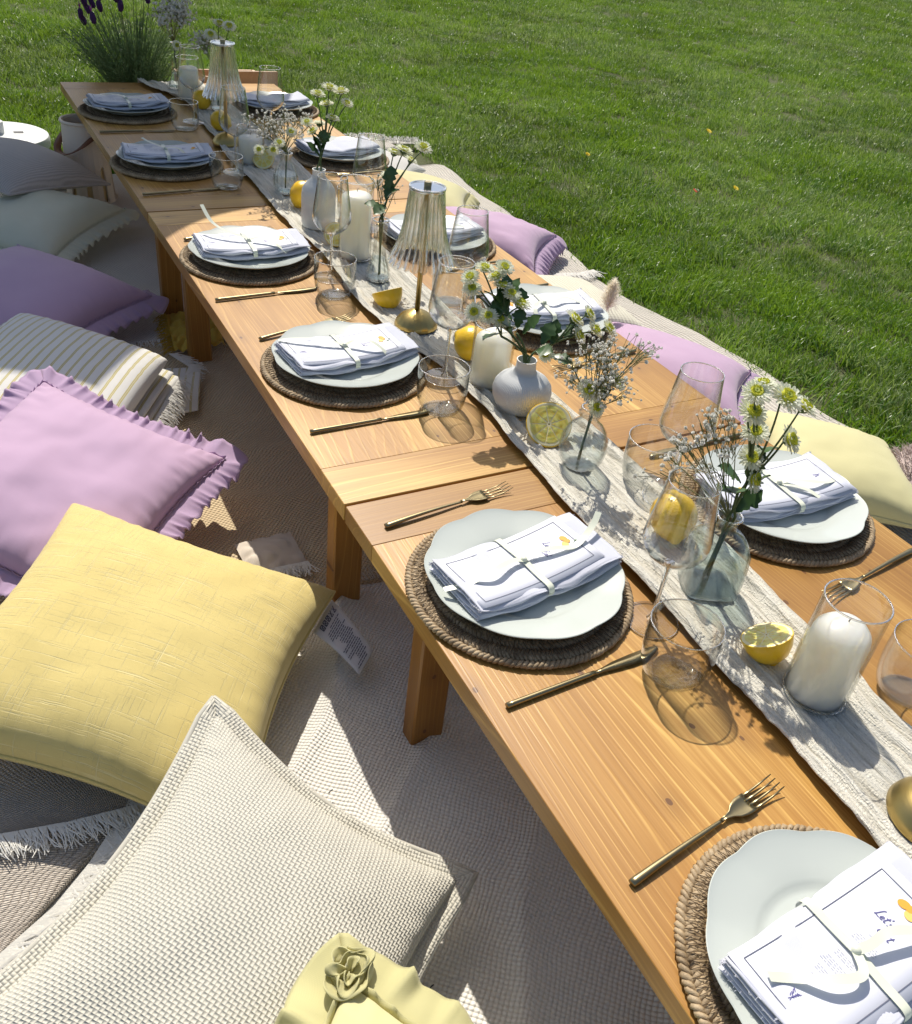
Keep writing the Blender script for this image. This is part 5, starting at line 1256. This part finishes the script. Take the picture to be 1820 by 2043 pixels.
# staves with slots between them
for k in range(N_):
    a0, a1 = 2*PI*(k+.17)/N_, 2*PI*(k+.83)/N_; b1 = 2*PI*(k+1.17)/N_
    for i in range(5):
        for (p, q) in ((a0, a1), (a1, b1)):
            if (p, q) == (a1, b1) and i in (1, 2, 3):
                if i == 2: continue
                # rounded slot ends
                za, zb = (zc[1], zc[2]) if i == 1 else (zc[4], zc[3]); m_ = (p+q)/2
                def P(a_, z_, o=0.): r = (.082-.016*z_/.27)-o; return (r*math.cos(a_), r*math.sin(a_), z_)
                mb.add([P(p, za), P(q, za), P(p, zb), P(m_-(m_-p)*.6, za+(zb-za)*.35), P(m_, za+(zb-za)*.12), P(m_+(m_-p)*.6, za+(zb-za)*.35), P(q, zb)], [(0, 2, 3), (0, 3, 4), (0, 4, 1), (4, 5, 1), (5, 6, 1)]); continue
            z0, z1 = zc[i], zc[i+1]; vs_ = []
            for z_ in (z0, z1):
                for f in (0, .5, 1): a_ = p+(q-p)*f; r = .082-.016*z_/.27; vs_.append((r*math.cos(a_), r*math.sin(a_), z_))
            mb.add(vs_, [(0, 1, 4, 3), (1, 2, 5, 4)])
o = part('shell', mb, M['bamboo'], ln, smooth=False); solid(o, .006)
part('rim', MB().tube([(.067*math.cos(2*PI*i/40), .067*math.sin(2*PI*i/40), .272) for i in range(41)], .0055, 8, False), M['bamboo'], ln)
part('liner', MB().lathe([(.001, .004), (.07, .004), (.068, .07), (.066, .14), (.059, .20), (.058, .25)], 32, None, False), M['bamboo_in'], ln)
mb = MB(); hp = [(-.035, -.066, .235), (-.075, -.095, .205), (-.082, -.10, .165), (-.075, -.085, .14)]
for sx in (1,):
    ribbon_strip(mb, [(.008, -.073, .240), (-.024, -.079, .226), (-.056, -.074, .206), (-.082, -.05, .186), (-.093, -.01, .176), (-.084, .03, .186), (-.055, .055, .21), (-.01, .072, .24)], .024, (0, 0, 1))
for i, p in enumerate(mb.v): pass
o = part('handle', mb, M['leather'], ln); solid(o, .003, 0)
part('stud', MB().lathe([(.001, .003), (.003, .0025), (.004, 0), (.001, 0)], 10), M['chrome'], ln, (.0, -.0775, .241), (PI/2, 0, 0))
t = thing('cloth_bundle', 'white crumpled cloth behind the lantern at the grass edge', 'cloth')
part('cloth', MB().grid(lambda u, v: (-.19+.17*u, 2.48+.14*v, G0+.012+.07*abs(nz(u*3.5, v*3, 14.))*math.sin(PI*v)**.5+.02), 26, 22), M['white_cloth'], t)
# wooden crate behind the far end
cr = thing('wooden_crate', 'pale wooden crate with a hand hole behind the far end of the table', 'crate', (.665, 2.965, G0))
def crate_side(w_, h, hole):
    mb = MB(); nx = 28; z1 = h
    def top(x): 
        q = abs(x); return z1-(.028*math.exp(-((q-0)/.05)**4) if hole else 0)
    for i in range(nx):
        x0, x1 = -w_/2+w_*i/nx, -w_/2+w_*(i+1)/nx
        vs_ = [(x, y, z_) for x in (x0, x1) for y in (-.007, .007) for z_ in (0, top(x))]
        mb.add(vs_, [(0, 1, 3, 2), (4, 6, 7, 5), (0, 4, 5, 1), (2, 3, 7, 6), (0, 2, 6, 4), (1, 5, 7, 3)])
    return mb
part('front_panel', MB().box(-.06, -.007, 0, .155, .007, .365, .001), M['wood_pale'], cr, (0, -.20, 0), smooth=False)
part('front_panel', crate_side(.098, .372, True), M['wood_pale'], cr, (-.110, -.20, 0), smooth=False)
part('back_panel', MB().box(-.16, -.007, 0, .155, .007, .30, .001), M['wood_pale'], cr, (0, .15, 0), smooth=False)
for sx in (-.167, .163): part('side_panel', MB().box(-.006, -.205, 0, .006, .155, .30, .001), M['wood_pale'], cr, (sx, 0, 0), smooth=False)
part('base', MB().box(-.16, -.19, .01, .155, .14, .02), M['wood_pale'], cr, smooth=False)
# lavender in a pot on the grass
lv = thing('lavender_plant', 'bushy grey-green lavender with dark purple flower spikes, top left behind the table', 'plant', (.30, 2.93, G0))
part('pot', MB().lathe([(.001, 0), (.075, 0), (.098, .17), (.108, .172), (.108, .20), (.098, .20), (.09, .185), (.001, .18)], 40), M['terracotta'], lv, angle=35)
mb = MB(); st = MB(); rr = random.Random(31); sp = MB(); brm = MB(); nspk = 0
for i in range(250):
    a = rr.uniform(0, 2*PI); sp_ = rr.uniform(.05, 1.)**.7; L_ = rr.uniform(.27, .43)*(1.-.15*sp_); b0 = Vector((.06*math.cos(a)*sp_, .06*math.sin(a)*sp_, .19))
    hx, hy = math.cos(a)*sp_*.62, math.sin(a)*sp_*.62; tip = b0+Vector((hx*L_-.05*L_, hy*L_*.8-.05, L_*(1-.25*sp_))); mid = b0.lerp(tip, .5)+Vector((-hx*.05, -hy*.05, .04))
    P = bez(b0, mid, tip, 6); st.tube(P, [.0016, .0015, .0014, .0013, .0012, .001, .0008], 4, False)
    for k in range(26):
        f = rr.uniform(.15, .93); j = min(5, int(f*6)); p = P[j].lerp(P[j+1], f*6-j); d = (P[j+1]-P[j]).normalized(); o_ = Vector((rr.gauss(0, 1), rr.gauss(0, 1), rr.gauss(0, 1))).cross(d).normalized()
        e = p+(d*.75+o_*.65)*rr.uniform(.016, .034); s_ = d.cross(o_).normalized()*.0019
        mb.add([p-s_*.5, p.lerp(e, .5)-s_, e, p.lerp(e, .5)+s_], [(0, 1, 2, 3)])
def spike(tip, d):
    s2 = MB(); dd = Vector(d).normalized(); m_ = Matrix.Translation(Vector(tip)) @ dd.to_track_quat('Z', 'Y').to_matrix().to_4x4(); k0 = 0
    s2.lathe([(.001, 0), (.0065, .004), (.0085, .014), (.0088, .026), (.006, .036), (.001, .040)], 12, lambda r, z_, th, i: (r*(1+.3*math.sin(4*th+i*1.6)), z_)); s2.xf(m_); b = MB()
    for k in range(4):
        a = PI/2*k+rr.uniform(0, 1); b.add([(0, 0, .036), (.004*math.cos(a+.7), .004*math.sin(a+.7), .048), (.008*math.cos(a), .008*math.sin(a), .062), (.004*math.cos(a-.7), .004*math.sin(a-.7), .048)], [(0, 1, 2, 3)])
    b.xf(m_); h = part('flower_spike', s2, M['lavender_flower'], lv); part('bracts', b, M['lavender_bract'] if rr.random() < .35 else M['lavender_flower'], h, smooth=False)
    st.tube([tuple(Vector((0, 0, .2)).lerp(Vector(tip), .35)), tuple(Vector(tip))], .0011, 4, False)
for (wx, wy, wz) in [(.10, 2.72, .20), (.125, 2.68, .225), (.145, 2.70, .24), (.115, 2.74, .18), (.16, 2.66, .235), (.21, 2.58, .25), (.205, 2.60, .275), (.22, 2.62, .25), (.29, 2.58, .29), (.31, 2.60, .275), (.25, 2.55, .31), (.13, 2.64, .20), (.33, 2.56, .31), (.17, 2.72, .26), (.115, 2.67, .25)]:
    spike((wx-.30, wy-2.93, wz-G0), (rr.uniform(-.5, .1), rr.uniform(-.4, .1), 1))
part('stems', st, M['lavender_leaf'], lv, smooth=False); part('foliage', mb, M['lavender_leaf'], lv, smooth=False, kind='stuff')
# small bits in the grass
def dandelion(x, y, label, r=.016):
    t = thing('dandelion', label, 'flower', (x, y, G0+.045), (.4, .1, 0), 'dandelions in the lawn'); mb = MB()
    for q, n_ in ((1., 22), (.7, 16), (.4, 10)):
        for i in range(n_):
            a = 2*PI*i/n_+q; c, s_ = math.cos(a), math.sin(a); mb.add([(0, 0, .002), (r*q*.6*c-s_*.002, r*q*.6*s_+c*.002, .004), (r*q*c, r*q*s_, .003+(1-q)*.006), (r*q*.6*c+s_*.002, r*q*.6*s_-c*.002, .004)], [(0, 1, 2, 3)])
    part('petals', mb, M['dandelion'], t, smooth=False); part('stalk', MB().tube([(0, 0, -.04), (0, 0, .003)], .0012, 5), M['stem'], t)
dandelion(3.40, 3.00, 'yellow dandelion in the lawn, uppermost of the three', .022); dandelion(2.32, 2.64, 'small yellow dandelion in the lawn, left of the others', .015); dandelion(2.75, 2.06, 'yellow dandelion in the lawn, right of the red and white scrap', .018)
t = thing('flower_scrap', 'small red and white scrap lying in the lawn', 'scrap', (2.51, 2.06, G0+.045), (.5, .2, .6))
part('red_piece', MB().grid(lambda u, v: ((u-.5)*.034, (v-.5)*.02, .004*math.sin(u*6)), 6, 4), M['red'], t); part('white_piece', MB().grid(lambda u, v: (.012+u*.012, (v-.5)*.018, .006+.003*math.sin(v*5)), 4, 4), M['white_bit'], t)
for (x, y, z_, lb) in ((-.105, -.565, -.296, 'dark crumb on the white throw right of the ivory cushion'), (-.115, -.262, -.296, 'tiny dark crumb on the sunlit patch of the white throw')):
    t = thing('crumb', lb, 'crumb', (x, y, z_), (0, 0, .4)); part('bit', MB().tube([(-.004, 0, .001), (0, .0006, .002), (.004, 0, .001)], .0009, 5), M['black'], t)

mb = MB(); rr = random.Random(71)
for i in range(110):
    x, y = (rr.uniform(1.15, 1.58), rr.uniform(-.1, 2.9)) if i < 110 else (rr.uniform(-.2, .1), rr.uniform(-.75, .1))
    a = rr.uniform(0, 6.28); l = rr.uniform(.006, .020); z_ = -.290 if x > 1 else -.288; p = Vector((x, y, z_)); d = Vector((math.cos(a), math.sin(a), 0))*l; n_ = Vector((-math.sin(a), math.cos(a), 0))*.0011
    mb.add([p-n_, p+d*.5-n_*1.1+Vector((0, 0, .002)), p+d, p+d*.5+n_*1.1+Vector((0, 0, .002)), p+n_], [(0, 1, 2, 3, 4)])
o = part('grass_clippings', mb, M['blade'], smooth=False); tag(o, 'loose grass clippings scattered over the throws', 'grass'); o['kind'] = 'stuff'
